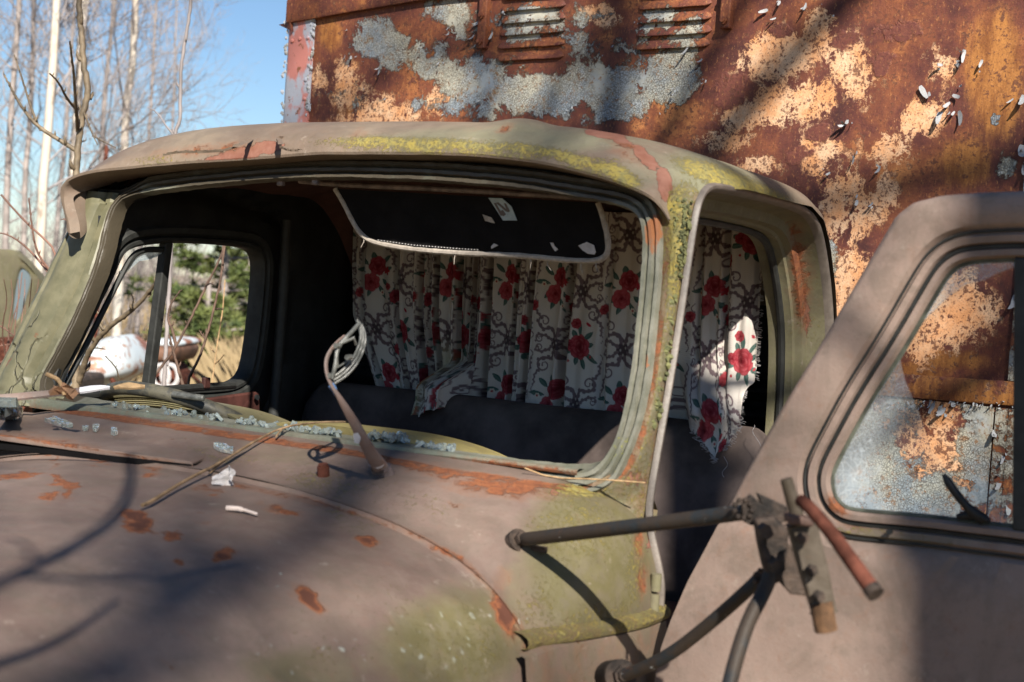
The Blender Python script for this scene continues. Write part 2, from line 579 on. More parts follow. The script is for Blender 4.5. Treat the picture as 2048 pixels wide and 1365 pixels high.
def arch(v, N, zlow=.85):
    a, H, n, zt = arch_par(v)
    ph = np.linspace(-np.pi / 2, np.pi / 2, 900)
    w = a * np.sign(ph) * np.abs(np.sin(ph)) ** (2 / n)
    z = zt - H + H * np.abs(np.cos(ph)) ** (2 / n)
    zs = np.linspace(zlow, zt - H, 80)
    bul = .03 * sstep(-.3, 0, v)
    ws = a + bul * sstep(1.36, 1.2, zs)
    w = w + np.sign(w) * bul * sstep(1.36, 1.2, z)
    P = np.stack([np.r_[-ws, w, ws[::-1]] - .715, np.r_[zs, z, zs[::-1]]], -1)
    Q = resample(P, N, False)
    return np.c_[Q[:, 0], np.full(N, v), Q[:, 1]]


def surf_hit(x, y, lift=0.0):
    """where the line of sight through (x, y) meets the cowl or hood"""
    r = ray(x, y)
    for t in np.arange(.9, 3.2, .004):
        q = to_t(EYE + r * t)
        if -1.9 < q[1] < .02 and q[2] < cowl_z(q[0], q[1]) + lift:
            return q
    return to_t(EYE + r * 2.6)


# rows of the cowl; below the windscreen it stops, at the side it runs on to the door edge
NU = 420
rows = []
for v in np.linspace(-.296, 0.0, 70):
    rows.append(arch(v, NU))
for k, dv in enumerate([.02, .04, .055]):
    A = arch(0.0, NU).copy()
    side = sstep(1.405, 1.37, A[:, 2])
    A[:, 1] = dv * side
    A[:, 2] -= .004 * (1 - side)
    rows.append(A)
V, F = loft(rows, False)
V[:, 2] += .0035 * (fbm(V[:, 0] * 7, V[:, 1] * 7, 5) - .5)
px, py = pixt(V)
edge_line = [(470, 970), (598, 997), (731, 1031), (810, 1062), (927, 1122), (985, 1184), (1044, 1260), (1062, 1365)]
rust = np.maximum(pline(px, py, edge_line, 10, .40),
                  blobs(px, py, [(1000, 975, 130, 22, 5, .55), (880, 945, 90, 16, 10, .45), (1220, 965, 60, 14, -5, .45), (1280, 1080, 12, 60, 5, .55), (1285, 1160, 14, 40, 0, .5),
                                 (985, 1195, 30, 70, 30, .3), (1235, 985, 26, 12, 0, .5)]))
rust = np.maximum(rust, pline(px, py, [(90, 815), (450, 868), (700, 905), (880, 940), (1190, 985)], 9, .55))
lich = np.maximum(blobs(px, py, [(1190, 980, 95, 20, 0, .72), (660, 965, 130, 50, 8, .33), (820, 1010, 120, 40, 8, .28), (1150, 1050, 110, 90, 0, .38), (1180, 1250, 110, 40, -20, .5),
                                 (450, 910, 140, 24, 10, .34), (1080, 1230, 60, 100, 0, .34), (1270, 1130, 30, 90, 0, .45)]), pline(px, py, edge_line[:4], 8, .42))
olive = blobs(px, py, [(1180, 1120, 170, 200, 0, .95), (1060, 1200, 80, 150, 0, .6), (500, 900, 200, 30, 8, .45), (1200, 1330, 150, 70, 0, .5)], (.4, 1.3))
pale = blobs(px, py, [(1060, 1290, 60, 90, 0, .8)])
peel = blobs(px, py, [(1275, 990, 22, 34, 20, .7), (1298, 1075, 9, 60, 5, .6), (1215, 990, 24, 12, 0, .55), (1110, 985, 14, 10, 0, .55)])
cowl = kid('cowl', V, F, M['cab'], attrs=dict(rust=rust, lich=lich, olive=olive, pale=pale, peel=peel))

# hood
rows = [arch(v, NU) for v in np.linspace(-.2985, -1.75, 230)]
V0 = rows[0].copy(); V0[:, 2] -= .012 * sstep(-.45, -.6, V0[:, 0]); V0[:, 1] += .006
V, F = loft([V0] + rows, False)
V[:, 2] += .006 * (fbm(V[:, 0] * 4, V[:, 1] * 4, 9) - .5)
V[:, 2] -= .0012
px, py = pixt(V)
px0, py0 = px, py
px = px + 46 * (fbm(V[:, 0] * 16, V[:, 1] * 16, 51) - .5) + 26 * (fbm(V[:, 0] * 60, V[:, 1] * 60, 53) - .5)
py = py + 30 * (fbm(V[:, 0] * 16, V[:, 1] * 16, 55) - .5) + 18 * (fbm(V[:, 0] * 60, V[:, 1] * 60, 57) - .5)
rust = np.maximum(blobs(px, py, [(268, 1045, 40, 20, 30, .75), (340, 1072, 22, 13, 0, .62), (440, 1107, 24, 14, -5, .68), (364, 1125, 12, 8, 0, .55), (622, 1198, 42, 16, 35, .8), (730, 1088, 26, 12, 30, .75),
                                 (880, 1106, 30, 9, 25, .6), (560, 1022, 50, 11, 10, .55), (1015, 1220, 20, 55, -15, .8), (100, 988, 26, 12, -10, .7), (145, 985, 14, 12, -30, .6),
                                 (90, 905, 26, 8, 5, .5), (200, 925, 24, 8, 5, .55), (300, 945, 24, 7, 5, .45), (105, 925, 9, 5, 0, .45), (420, 980, 40, 9, 8, .45)]),
                  pline(px, py, [(-20, 958), (80, 950), (160, 975)], 7, .6))
px, py = px0, py0
rust = np.maximum(rust, pline(px, py, edge_line, 8, .36))
pale = blobs(px, py, [(300, 1150, 600, 320, 0, .36), (560, 1150, 42, 26, 20, .95), (600, 1320, 200, 55, -6, .62), (860, 1280, 130, 90, 0, .55), (960, 1250, 90, 90, 0, .5)])
lich = blobs(px, py, [(820, 1250, 240, 120, 0, .2), (930, 1300, 170, 100, 0, .30), (640, 1300, 200, 80, 0, .2), (700, 1040, 90, 30, 10, .3)])
olive = blobs(px, py, [(900, 1290, 230, 150, -20, .85), (640, 1340, 220, 70, 0, .55), (700, 1100, 120, 40, 0, .35)], (.3, 1.3))
hood = kid('hood', V, F, M['cab'], attrs=dict(rust=rust, lich=lich, olive=olive, pale=pale))

# side ledge where the wing joins the cowl
pts = [(-.40, 1.186), (-.3, 1.188), (-.15, 1.190), (0, 1.191), (.055, 1.191)]
def side_u(v, z):
    A = arch(min(v, 0.0), 500); A = A[A[:, 0] > -.5]
    i = np.argmin(np.abs(A[:, 2] - z)); return A[i, 0]
prof = [(-.012, .016), (.004, .014), (.014, .008), (.016, .0), (.012, -.008), (-.012, -.010)]
rows = []
for v in np.linspace(-.31, .055, 30):
    us = side_u(v, 1.19)
    rows.append([(us + a, v, 1.19 + c) for a, c in prof])
V, F = loft(rows, True)
px, py = pixt(V)
kid('wing_ledge', V, F, M['cab'], attrs=dict(olive=np.full(len(V), .9), lich=np.full(len(V), .5), rust=.2 * np.ones(len(V))))
# lower wing below the ledge, fuller than the cowl
rows = []
for v in np.linspace(-.34, .05, 16):
    us = side_u(v, 1.12)
    rows.append([(us + .010 + d, v, z) for z, d in ((1.183, -.012), (1.178, .0), (1.15, .004), (1.08, .012), (.98, .02), (.8, .02))])
V, F = loft(rows, False)
kid('wing', V, F, M['cab'], attrs=dict(olive=np.full(len(V), .45), lich=np.full(len(V), .2), rust=.15 * np.ones(len(V))))

# cowl vent flap, standing a finger's width open
ZF = 1.381
def onz(x, y, z): return to_t(hit(x, y, np.array([0, 0, z]), ZZ))
fl = [onz(385, 928, ZF - .004), onz(455, 893, ZF + .002), onz(520, 874, ZF + .004), onz(-160, 806, ZF + .004), onz(-260, 838, ZF - .004)]
fl2 = resample(np.array(fl), 90)
top = fl2.copy(); low = fl2.copy(); low[:, 2] -= .006
cen = top.mean(0)
ins = cen + (top - cen) * .985; ins[:, 2] += .003
V = np.vstack([low, top, ins, ins * .5 + cen * .5 + np.array([0, 0, .004]), cen[None] + np.array([[0, 0, .006]])])
F = gridf(4, 90, cu=True) + [(270 + i, 270 + (i + 1) % 90, 360) for i in range(90)]
px, py = pixt(V)
kid('cowl_vent', V, F, M['cab'], attrs=dict(rust=pline(px, py, [(-100, 850), (385, 935), (455, 897)], 6, .45), lich=blobs(px, py, [(300, 870, 160, 14, 8, .34)]),
                                            olive=blobs(px, py, [(330, 880, 200, 20, 10, .4)])))
sk_ = np.array([onz(-280, 838, ZF - .004), onz(-160, 870, ZF - .004), onz(385, 930, ZF - .005), onz(455, 896, ZF), onz(500, 882, ZF)])
sk_ = resample(sk_, 60, False); sk_[:, 1] += .004; sk2_ = sk_ - np.array([0, -.003, .011])
V, F = loft([sk_, sk2_], False); kid('vent_gap_shade_strip', V, F, M['visor'])  # black strip below the flap edge, stands for the shade in the gap
gp = [onz(-280, 842, ZF - .02), onz(388, 944, ZF - .024), onz(462, 902, ZF - .018)]
mb = MB(); mb.tube(smoothl(gp, 40, 1, False), .0105, 8); mb.build('vent_gap_shade_tube', M['visor'], truck)  # added black tube that darkens the gap in place of its shade

# sill lip under the windscreen
rows = []
for u in np.linspace(-1.40, -.10, 160):
    wob = .0015 * (vnoise(u * 30, 0, 4) - .5)
    lo = .020 * (1 - .55 * float(sstep(-.62, -.25, u)))
    rows.append([(u, -.012, 1.417 - lo), (u, -.015, 1.417 - lo * .5), (u, -.013, 1.4165 + wob), (u, -.005, 1.4185 + wob), (u, .02, 1.416), (u, .022, 1.40)])
V, F = loft(rows, False)
px, py = pixt(V)
sm = cab_paint('teal_sill_paint', (.125, .15, .125), (.16, .18, .14), (.17, .16, .08), 1.0)
kid('windscreen_sill', V, F, sm, attrs=dict(rust=np.maximum(np.where(V[:, 2] < 1.407, .45, .12), blobs(px, py, [(1000, 945, 200, 25, 5, .75)])), lich=.2 * np.ones(len(V))))

# ---- windscreen aperture
AP = np.array([(-1.34, 1.430), (-1.2, 1.421), (-.95, 1.418), (-.7, 1.417), (-.4, 1.414), (-.2, 1.413), (-.10, 1.418), (-.058, 1.437), (-.046, 1.48), (-.042, 1.556), (-.056, 1.68), (-.070, 1.78), (-.088, 1.85),
               (-.118, 1.876), (-.201, 1.889), (-.384, 1.909), (-.616, 1.917), (-.862, 1.914), (-1.02, 1.900), (-1.189, 1.880), (-1.29, 1.864), (-1.325, 1.84), (-1.325, 1.79), (-1.313, 1.72), (-1.318, 1.62), (-1.342, 1.51), (-1.358, 1.455)])
apl = smoothl(AP, 300, 2)
def wplane(P, off): return np.c_[P[:, 0], .37 * (P[:, 1] - 1.41) + off, P[:, 1]]
prof = [(-.004, .030), (-.005, .004), (-.001, -.007), (.005, -.008), (.008, -.001), (.012, -.010), (.018, -.011), (.021, -.002), (.026, -.010), (.032, -.010), (.036, .004)]
sf = 1 - .62 * sstep(-1.24, -1.30, apl[:, 0])
V, F = loft([wplane(apl + (offset2(apl, d) - apl) * sf[:, None], o) for d, o in prof], True)
px, py = pixt(V)
V += ((np.random.default_rng(3).random(V.shape) - .5) * .0012) + .0022 * np.stack([fbm(V[:, 0] * 22, V[:, 2] * 22, k_) - .5 for k_ in (71, 73, 75)], -1)
bot = sstep(1.45, 1.42, V[:, 2])
V[:, 2] -= bot * .012 * (V[:, 1] < 0.03)
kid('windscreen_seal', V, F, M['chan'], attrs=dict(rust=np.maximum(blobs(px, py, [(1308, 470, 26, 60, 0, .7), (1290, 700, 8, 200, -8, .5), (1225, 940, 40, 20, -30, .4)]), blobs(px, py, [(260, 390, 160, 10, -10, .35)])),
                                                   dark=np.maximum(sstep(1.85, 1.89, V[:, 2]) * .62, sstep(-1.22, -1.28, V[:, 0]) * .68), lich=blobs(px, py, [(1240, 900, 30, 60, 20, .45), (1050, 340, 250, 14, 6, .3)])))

# ---- door opening on the near side
CL = np.array([(.05, .80), (.05, 1.05), (.05, 1.2), (.052, 1.366), (.083, 1.48), (.123, 1.627), (.157, 1.80), (.172, 1.868), (.192, 1.898), (.225, 1.913), (.275, 1.919), (.5, 1.926), (.8, 1.927), (.9, 1.906), (.965, 1.856), (1.04, 1.76), (1.09, 1.66), (1.115, 1.5), (1.12, 1.2), (1.12, .80)])
cl = smoothl(CL, 260, 2, False)
def off_open(P, d):
    T = np.gradient(P, axis=0); T /= np.linalg.norm(T, axis=1)[:, None]
    return P + np.stack([-T[:, 1], T[:, 0]], -1) * np.broadcast_to(d, (len(P),))[:, None]      # left of travel = outside
def side3(P, u):
    bul = .035 * sstep(1.37, 1.22, P[:, 1]) * sstep(.5, .2, P[:, 0])
    return np.c_[u + bul, P[:, 0], P[:, 1]]
fr = sstep(.1, .35, cl[:, 0])           # the flange is shallow at the front pillar
prof = [(.004, 0, .0), (.012, .004, 0), (.011, .010, 0), (.008, .014, 0), (.003, .014, 0), (-.002, .010, 0), (-.005, -.004, 0), (-.008, -.03, 1), (-.014, -.045, 1), (-.034, -.05, 1), (-.038, -.066, 1), (-.044, -.07, 1), (-.046, -.095, 1), (-.05, -.10, 1), (-.05, -.125, 1)]
lo = []
for d, u, k in prof:
    f = 1 if not k else .30 + .70 * fr
    lo.append(side3(off_open(cl, d * (1 if not k else .5 + .5 * fr)), np.full(len(cl), 1.0) * (u if not k else -.004 + (u + .004) * f)))
V, F = loft(lo[:7], False)
px, py = pixt(V)
railm = simple('grey_brown_rail_paint', (.125, .105, .09), .5, .25, 30, .5)
kid('drip_rail', V, F, railm)
V, F = loft(lo[6:], False)
px, py = pixt(V)
kid('door_frame', V, F, M['olive'], attrs=dict(rust=blobs(px, py, [(1600, 560, 22, 110, -5, .6), (1590, 460, 20, 20, 0, .5)]), olive=.3 + 0 * px, peel=blobs(px, py, [(1612, 600, 14, 90, -4, .6)]), lich=.2 + 0 * px))
# rubber round the inner edge
mb = MB(); mb.tube(lo[-2] + np.array([.006, 0, 0]), .009, 8); mb.build('door_seal', M['rubber'], truck)

# rear quarter outside behind the door opening
k0 = np.argmax(cl[:, 0] > .84)
seg = cl[k0:]
segf = .10 + .90 * sstep(.97, 1.11, seg[:, 0])
rows = []
for d, u in ((.006, .004), (.02, .006), (.05, .004), (.085, -.02), (.11, -.07), (.12, -.14)):
    rows.append(side3(off_open(seg, d * segf), np.full(len(seg), u)))
V, F = loft(rows, False)
px, py = pixt(V)
kid('rear_quarter', V, F, M['olive'], attrs=dict(lich=.38 + 0 * px, rust=.1 + 0 * px))

# ---- near front pillar
rows = []
zz = np.linspace(1.335, 1.905, 100)
apz = apl[apl[:, 0] > -.4]
def ap_right(z):
    c = apz[(apz[:, 0] > -.13)]
    c = c[np.argsort(c[:, 1])]
    return float(np.interp(z, c[:, 1], c[:, 0]))
cfront = cl[cl[:, 0] < .26]
def rail_v(z): return float(np.interp(z, cfront[:, 1], cfront[:, 0]))
for z in zz:
    ua = ap_right(min(z, 1.868)) + .034; va = .37 * (z - 1.41) + .002
    if z > 1.86: ua = min(ua, -.052)
    if z < 1.46: ua = ap_right(1.46) + .034 - .105 * min(1, (1.46 - z) / .085) ** 2
    if z < 1.41: va = -.006 - .25 * (1.41 - z)
    ur, vr = .002, rail_v(min(z, 1.90)) - .010
    r = []
    for t in np.linspace(0, 1, 14):
        bulge = .014 * math.sin(math.pi * t) ** .8
        nn = .006 * (vnoise(z * 60, t * 9, 2) - .5) * (1 if t > .35 else .3)
        r.append((ua + (ur - ua) * t + bulge * .5, va + (vr - va) * t - bulge - nn, z))
    rows.append(r)
V, F = loft(rows, False)
px, py = pixt(V)
tt = np.tile(np.linspace(0, 1, 14), len(zz))
kid('front_pillar', V, F, M['olive'], attrs=dict(lich=np.clip(.40 + .35 * blobs(px, py, [(1345, 470, 40, 110, 0, 1)]) - .2 * (tt < .3), 0, 1), rust=np.where(tt < .35, .42, .18) + .2 * (tt > .85),
                                                 pale=.3 + 0 * px, peel=blobs(px, py, [(1270, 960, 40, 40, 0, .55), (1310, 620, 10, 120, -10, .4)])))
# crusts of lichen on the near pillar
mb = MB()
for i in range(150):
    z = rng.uniform(1.50, 1.89) if i > 70 else rng.uniform(1.78, 1.89)
    t = rng.uniform(.45, .95)
    ua = ap_right(min(z, 1.868)) + .034; va = .37 * (z - 1.41); vr = rail_v(min(z, 1.90)) - .010
    c = np.array([ua + (.002 - ua) * t + .006, va + (vr - va) * t - .013, z])
    m = 7; r0 = rng.uniform(.002, .0062)
    ring = [c + np.array([math.cos(a) * r0 * rng.uniform(.6, 1.3), .004, math.sin(a) * r0 * rng.uniform(.7, 1.6)]) for a in np.arange(m) / m * 2 * np.pi]
    mb.add(ring + [c + np.array([0, -.003, 0])], [(j, (j + 1) % m, m) for j in range(m)])
lm = NB('green_yellow_lichen')
o = mb.build('lichen_crust', lm.fin(lm.mix(lm.ss(.4, .6, lm.noise(70, 5)), (.15, .15, .065), (.075, .08, .04)), .9, lm.bump(lm.noise(260, 4), .8, .002), 0, .2), truck)
o['kind'] = 'stuff'

# ---- far front pillar (olive, with cracked paint)
OUT = [(-40, 828), (0, 742), (65, 612), (137, 470), (165, 415)]
outp = np.array([onvz(x, y, .01) for x, y in OUT]); outp = outp[np.argsort(outp[:, 2])]
rows = []
apleft = apl[apl[:, 0] < -1.28]; apleft = apleft[np.argsort(apleft[:, 1])]
zz = np.linspace(1.40, 1.865, 110)
for z in zz:
    ui = float(np.interp(z, apleft[:, 1], apleft[:, 0])) - .011
    if z > 1.84: ui = min(ui, -1.338)
    uo = float(np.interp(z, outp[:, 2], outp[:, 0]))
    uo = min(uo, ui - .055)
    v0 = .37 * (z - 1.41)
    r = []
    for t, dv in ((0, .004), (.08, -.006), (.2, -.006), (.27, .006), (.34, -.012), (.5, -.020), (.66, -.020), (.78, -.012), (.82, .004), (.88, -.008), (.95, -.004), (1.0, .012), (1.02, .05), (1.0, .12)):
        r.append((ui + (uo - ui) * t, v0 + dv + .0025 * (vnoise(z * 24, t * 6, 8) - .5), z))
    rows.append(r)
V, F = loft(rows, False)
px, py = pixt(V)
op = NB('cracked_olive_paint')
cr = op.vor(9, 'DISTANCE_TO_EDGE', op.warp(.10, 14, op.scale((1.3, 1.3, .8))))
crm = op.math('SUBTRACT', 1.0, op.ss(.0, .035, cr))
crm = op.mul(crm, op.ss(.52, .62, op.noise(6, 3)))
nn_ = op.noise(26, 6, .6)
oc = op.mix(op.ss(.35, .65, nn_), (.10, .096, .055), (.14, .13, .078))
oc = op.mix(op.ss(.66, .7, op.noise(14, 9, .7)), oc, (.16, .07, .035))
oc = op.mix(op.mul(crm, .8), oc, (.06, .055, .035))
hh = op.add(op.mul(crm, -.8), op.mul(nn_, .2))
o = kid('front_pillar', V, F, op.fin(oc, .5, op.bump(hh, .8, .008), 0, .45))
o['label'] = 'olive front pillar with cracked paint'

# ---- roof
LIP = [(1338, 440), (1322, 412), (1300, 391), (1260, 373), (1216, 357), (1113, 330), (1011, 314), (905, 306), (805, 304), (700, 304), (600, 307), (513, 315), (430, 320), (342, 327), (260, 334), (198, 340), (154, 350), (130, 364), (120, 381), (123, 408), (134, 444), (135, 462)]
lip = np.array([onvz(x, y, -.062 + .03 * (x > 1310) + .012 * (x > 1330) - .03 * float(sstep(420, 160, x))) for x, y in LIP])[::-1]
NS = 240
lip = smoothl(lip, NS, 2, False)
EV = [.1, .16, .2, .27, .8, .9, .965, 1.04, 1.09, 1.2]; EZ = [1.84, 1.875, 1.912, 1.927, 1.935, 1.914, 1.864, 1.768, 1.66, 1.5]
def crown(w): return np.clip(1 - np.abs(w / .738) ** 3.2, 0, 1) ** .6
def roof_z(u, v):
    w = u + .715
    ze = np.interp(v, EV, EZ); zc = np.interp(v, [0, .9, 1.1, 1.16, 1.2], [1.93, 1.915, 1.885, 1.80, 1.68])
    k = np.clip(np.abs(w / .738), 0, 1) ** 5
    return ze * k + zc * (1 - k) + .124 * crown(w) * (1 - .35 * sstep(.9, 1.2, v))
def roof_sec(v, drop=.13):
    ph = np.linspace(-np.pi / 2, np.pi / 2, 500)
    u = .738 * np.sin(ph) - .715
    z = roof_z(u, v)
    P = np.c_[u, z]
    P = np.vstack([np.c_[np.full(20, -1.456), np.linspace(z[0] - drop, z[0], 20, endpoint=False)], P])
    return resample(P, NS, False)
rows = []
# underside of the brow first
und = lip.copy(); und[:, 1] = .37 * (und[:, 2] - 1.41) + .010; und[:, 2] -= .010
kk = (1 - sstep(1.84, 1.90, lip[:, 2])) * (lip[:, 0] < -1.3)
und = und * (1 - kk)[:, None] + (lip + np.array([.012, .024, 0])) * kk[:, None]
rows += [und, lip + np.array([0, .008, -.006]), lip + np.array([0, .001, -.004]), lip + np.array([0, -.001, .001])]
for t in np.r_[np.linspace(.006, .06, 10), np.linspace(.07, 1, 80)]:
    vv = .12 + (1.2 - .12) * t
    sec = roof_sec(vv)
    v_abs = lip[:, 1] + (1.2 - lip[:, 1]) * t
    x = np.clip((v_abs - lip[:, 1]) / .26, 0, 1)
    e = np.sqrt(1 - (1 - x) ** 2)
    # re-evaluate the section at the true v of every column
    U = sec[:, 0]; Zs = sec[:, 1]
    P = np.c_[lip[:, 0] + (U - lip[:, 0]) * sstep(0, 1, x), v_abs, lip[:, 2] + (Zs - lip[:, 2]) * e]
    rows.append(P)
V, F = loft(rows, False)
top = V[:, 2] > 1.9
V[:, 2] += .006 * (fbm(V[:, 0] * 5, V[:, 1] * 5, 21) - .5)
px, py = pixt(V)
V[:, 2] += .011 * blobs(px, py, [(1040, 252, 70, 12, 0, 1.0)], (.2, 1.2)) * (V[:, 1] > .2)
rust = np.maximum(blobs(px, py, [(420, 300, 120, 14, -5, .42), (720, 268, 20, 20, 0, .3), (1010, 262, 20, 6, -10, .5), (1255, 300, 60, 24, 40, .3)]), .0)
lich = 1.18 * np.maximum(blobs(px, py, [(850, 292, 260, 20, 2, .6), (1180, 330, 120, 22, 16, .6), (1480, 372, 150, 30, 24, .6), (1120, 312, 150, 16, 12, .62), (1240, 350, 60, 22, 30, .66), (330, 318, 110, 10, -6, .5), (1420, 350, 100, 26, 22, .58), (1520, 385, 110, 26, 25, .62), (1370, 400, 40, 50, 0, .6),
                                 (760, 284, 110, 14, 0, .6), (930, 296, 120, 14, 4, .6), (1010, 306, 300, 12, 4, .5)], (.3, 1.4)), 0)
peel = np.maximum(blobs(px, py, [(540, 295, 40, 16, 0, .9), (430, 312, 130, 10, -2, .85), (1210, 268, 50, 12, 8, .8), (1290, 315, 40, 14, 45, .85), (1330, 370, 18, 40, -10, .9), (1245, 285, 22, 10, 20, .8), (470, 296, 40, 8, -8, .5)]), 0)
olive = blobs(px, py, [(1060, 280, 380, 34, 0, .75), (1450, 370, 180, 70, 20, .9), (1280, 330, 90, 70, 0, .6), (760, 280, 120, 20, 0, .5)], (.3, 1.4))
roof = kid('roof', V, F, M['roof'], attrs=dict(rust=rust, lich=lich, peel=peel, olive=olive, pale=.15 + 0 * px))
# lifted sheets of paint on the brow
for ln in ([(398, 307), (430, 305), (455, 302), (470, 296), (500, 282)], [(330, 312), (360, 306), (400, 306), (450, 304)], [(560, 292), (556, 282), (562, 276)], [(562, 296), (580, 303), (600, 303)]):
    P = []
    for x, y in ln:
        best = None
        r = ray(x, y)
        for t in np.arange(2.2, 3.6, .004):
            q = to_t(EYE + r * t)
            if q[1] > .0 and -1.5 < q[0] < .03:
                sz = float(roof_z(q[0], max(q[1], .1))); sz = min(sz, 1.955 + .12 * math.sqrt(max(0, min(1, (q[1] - .13) / .26))))
                if q[2] < sz: best = q; break
        P.append(best if best is not None else to_t(EYE + r * 2.9))
    P = smoothl(np.array(P), 24, 1, False)
    A = P + np.array([0, -.004, -.001]); B_ = P + np.array([0, -.006, .0035]) ; C_ = P + np.array([0, .012, .004])
    B_ += (rng.random(B_.shape) - .5) * .003
    kid('paint_flake', np.vstack([A, B_, C_]), gridf(3, 24), M['roof'])

# ---- headliner and header, cab back wall, floor, far side
rows = []
for v in np.linspace(.22, 1.12, 40):
    sec = roof_sec(v, .02)[:, :]
    u = np.clip(sec[:, 0], -1.40, -.06)
    z = np.minimum(roof_z(u, v), 2.1) - .055 - .03 * (1 - crown(u + .715)) - .02 * sstep(.42, .24, v)
    z = z + .02 * sstep(.7, 1.0, v) - .012 * fbm(u * 5, np.full_like(u, v * 5), 31) - .02 * np.exp(-((v - .3) / .08) ** 2) * np.exp(-((u + 1.0) / .2) ** 2)
    rows.append(np.c_[u, np.full_like(u, v), z])
V, F = loft(rows, False)
kid('headliner', V, F, M['headliner'])
u = np.linspace(-1.40, -.08, 60)
apt = apl[(apl[:, 1] > 1.84)]; apt = apt[np.argsort(apt[:, 0])]
za = np.interp(u, apt[:, 0], apt[:, 1])
zh = rows[0][:, 2]; zh = np.interp(u, np.maximum.accumulate(rows[0][:, 0] + np.arange(NS) * 1e-7), zh)
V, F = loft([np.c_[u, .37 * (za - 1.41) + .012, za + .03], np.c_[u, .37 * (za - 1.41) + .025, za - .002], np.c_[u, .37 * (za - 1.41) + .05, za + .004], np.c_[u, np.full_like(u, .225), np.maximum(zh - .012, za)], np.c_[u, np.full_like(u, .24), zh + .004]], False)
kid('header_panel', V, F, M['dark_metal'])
# visor rail clips on the header
for x in (562, 632):
    q = onv(x, 362 if x > 600 else 364, .2)
    mb = MB(); mb.box(q, np.eye(3), (.008, .006, .009)); bevel(mb.build('clip', M['wiper'], truck, smooth=False))

zr = np.linspace(.55, 1.72, 140); ur = np.linspace(-1.43, -.02, 30)
UR, ZR = np.meshgrid(ur, zr)
bead = np.where((ZR > 1.22) & (ZR < 1.56), .012 * np.sin((ZR - 1.22) / .34 * 2 * np.pi * 5.5), 0)
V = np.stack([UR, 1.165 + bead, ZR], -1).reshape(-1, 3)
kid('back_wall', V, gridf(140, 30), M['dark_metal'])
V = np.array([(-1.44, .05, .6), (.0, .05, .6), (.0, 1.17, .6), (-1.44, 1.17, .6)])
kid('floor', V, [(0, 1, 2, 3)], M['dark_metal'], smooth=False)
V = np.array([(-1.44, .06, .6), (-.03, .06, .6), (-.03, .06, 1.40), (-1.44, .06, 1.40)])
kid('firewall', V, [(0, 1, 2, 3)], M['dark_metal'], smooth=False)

# far door seen from inside
LW = [(120, 772), (150, 715), (190, 630), (225, 560), (243, 515), (258, 499), (285, 491), (340, 486), (420, 489), (495, 495), (517, 506), (523, 530), (520, 580), (512, 660), (502, 728), (491, 755), (470, 768), (440, 773), (300, 779), (200, 782), (140, 784)]
UD = -1.36
lw = np.array([onu(x, y, UD)[1:] for x, y in LW])
lw = smoothl(lw, 200, 2)
c0 = lw.mean(0)
def polar(P, c, ph):
    P = np.asarray(P); out = np.zeros(len(ph))
    Q = np.roll(P, -1, 0)
    for i, a in enumerate(ph):
        d = np.array([math.cos(a), math.sin(a)]); e = Q - P
        den = d[0] * e[:, 1] - d[1] * e[:, 0]
        den = np.where(np.abs(den) < 1e-12, 1e-12, den)
        w = P - c
        t = (w[:, 0] * e[:, 1] - w[:, 1] * e[:, 0]) / den
        s = (w[:, 0] * d[1] - w[:, 1] * d[0]) / den
        ok = (t > 0) & (s >= -1e-9) & (s <= 1 + 1e-9)
        out[i] = t[ok].max() if ok.any() else 0
    return c + np.stack([np.cos(ph), np.sin(ph)], -1) * out[:, None]
ph = np.linspace(-np.pi, np.pi, 241)[:-1]
lwp = polar(lw, c0, ph)
bigo = polar(np.array([(-.02, .6), (1.18, .6), (1.18, 1.96), (.24, 1.96), (.17, 1.88), (.0, 1.42)]), c0, ph)
def lside(P, u): return np.c_[np.full(len(P), 1.0) * u, P]
ring = [lside(offset2(lwp, .0), UD - .035), lside(lwp, UD), lside(offset2(lwp, .006), UD + .008), lside(offset2(lwp, .013), UD + .008), lside(offset2(lwp, .016), UD - .002), lside(offset2(lwp, .024), UD + .010), lside(offset2(lwp, .036), UD + .012), lside(offset2(lwp, .043), UD + .004)]
V, F = loft(ring, True)
door_far = kid('door', V, F, M['rubber'])
door_far['label'] = 'far door closed, dark inside, its window glass mostly gone'
a = offset2(lwp, .043)
rows = []
for t in np.linspace(0, 1, 12):
    P = a * (1 - t) + bigo * t
    d = np.hypot(*(P - a).T)
    rows.append(lside(P, UD + .004 - .02 * sstep(.05, .09, d) + .02 * sstep(.11, .13, d)))
V, F = loft(rows, True)
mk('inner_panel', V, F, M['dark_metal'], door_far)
# maroon trim card low on the far door
q = [onu(x, y, UD + .02)[1:] for x, y in ((300, 800), (420, 797), (519, 783), (523, 900), (515, 1000), (280, 1000))]
q = resample(np.array(q), 80); qc = q.mean(0)
V = np.vstack([lside(q, UD - .002), lside(q, UD + .018), lside(qc + (q - qc) * .97, UD + .022), lside(qc[None], UD + .024)])
mk('trim_card', V, gridf(3, 80, cu=True) + [(160 + i, 160 + (i + 1) % 80, 240) for i in range(80)], M['maroon'], door_far)
mb = MB(); c_ = onu(512, 795, UD + .03); mb.tube([c_, c_ + np.array([.006, 0, 0])], .007, 10); mb.build('button', M['dark_metal'], door_far)
# post beside the window, with its worn pale edge
mb = MB()
pp = np.array([onu(x, y, UD + .03) for x, y in ((573, 440), (568, 560), (558, 700), (549, 800), (545, 870))])
mb.tube(smoothl(pp, 30, 2, False), .014, 10); mb.build('pillar_trim', M['rubber'], truck)
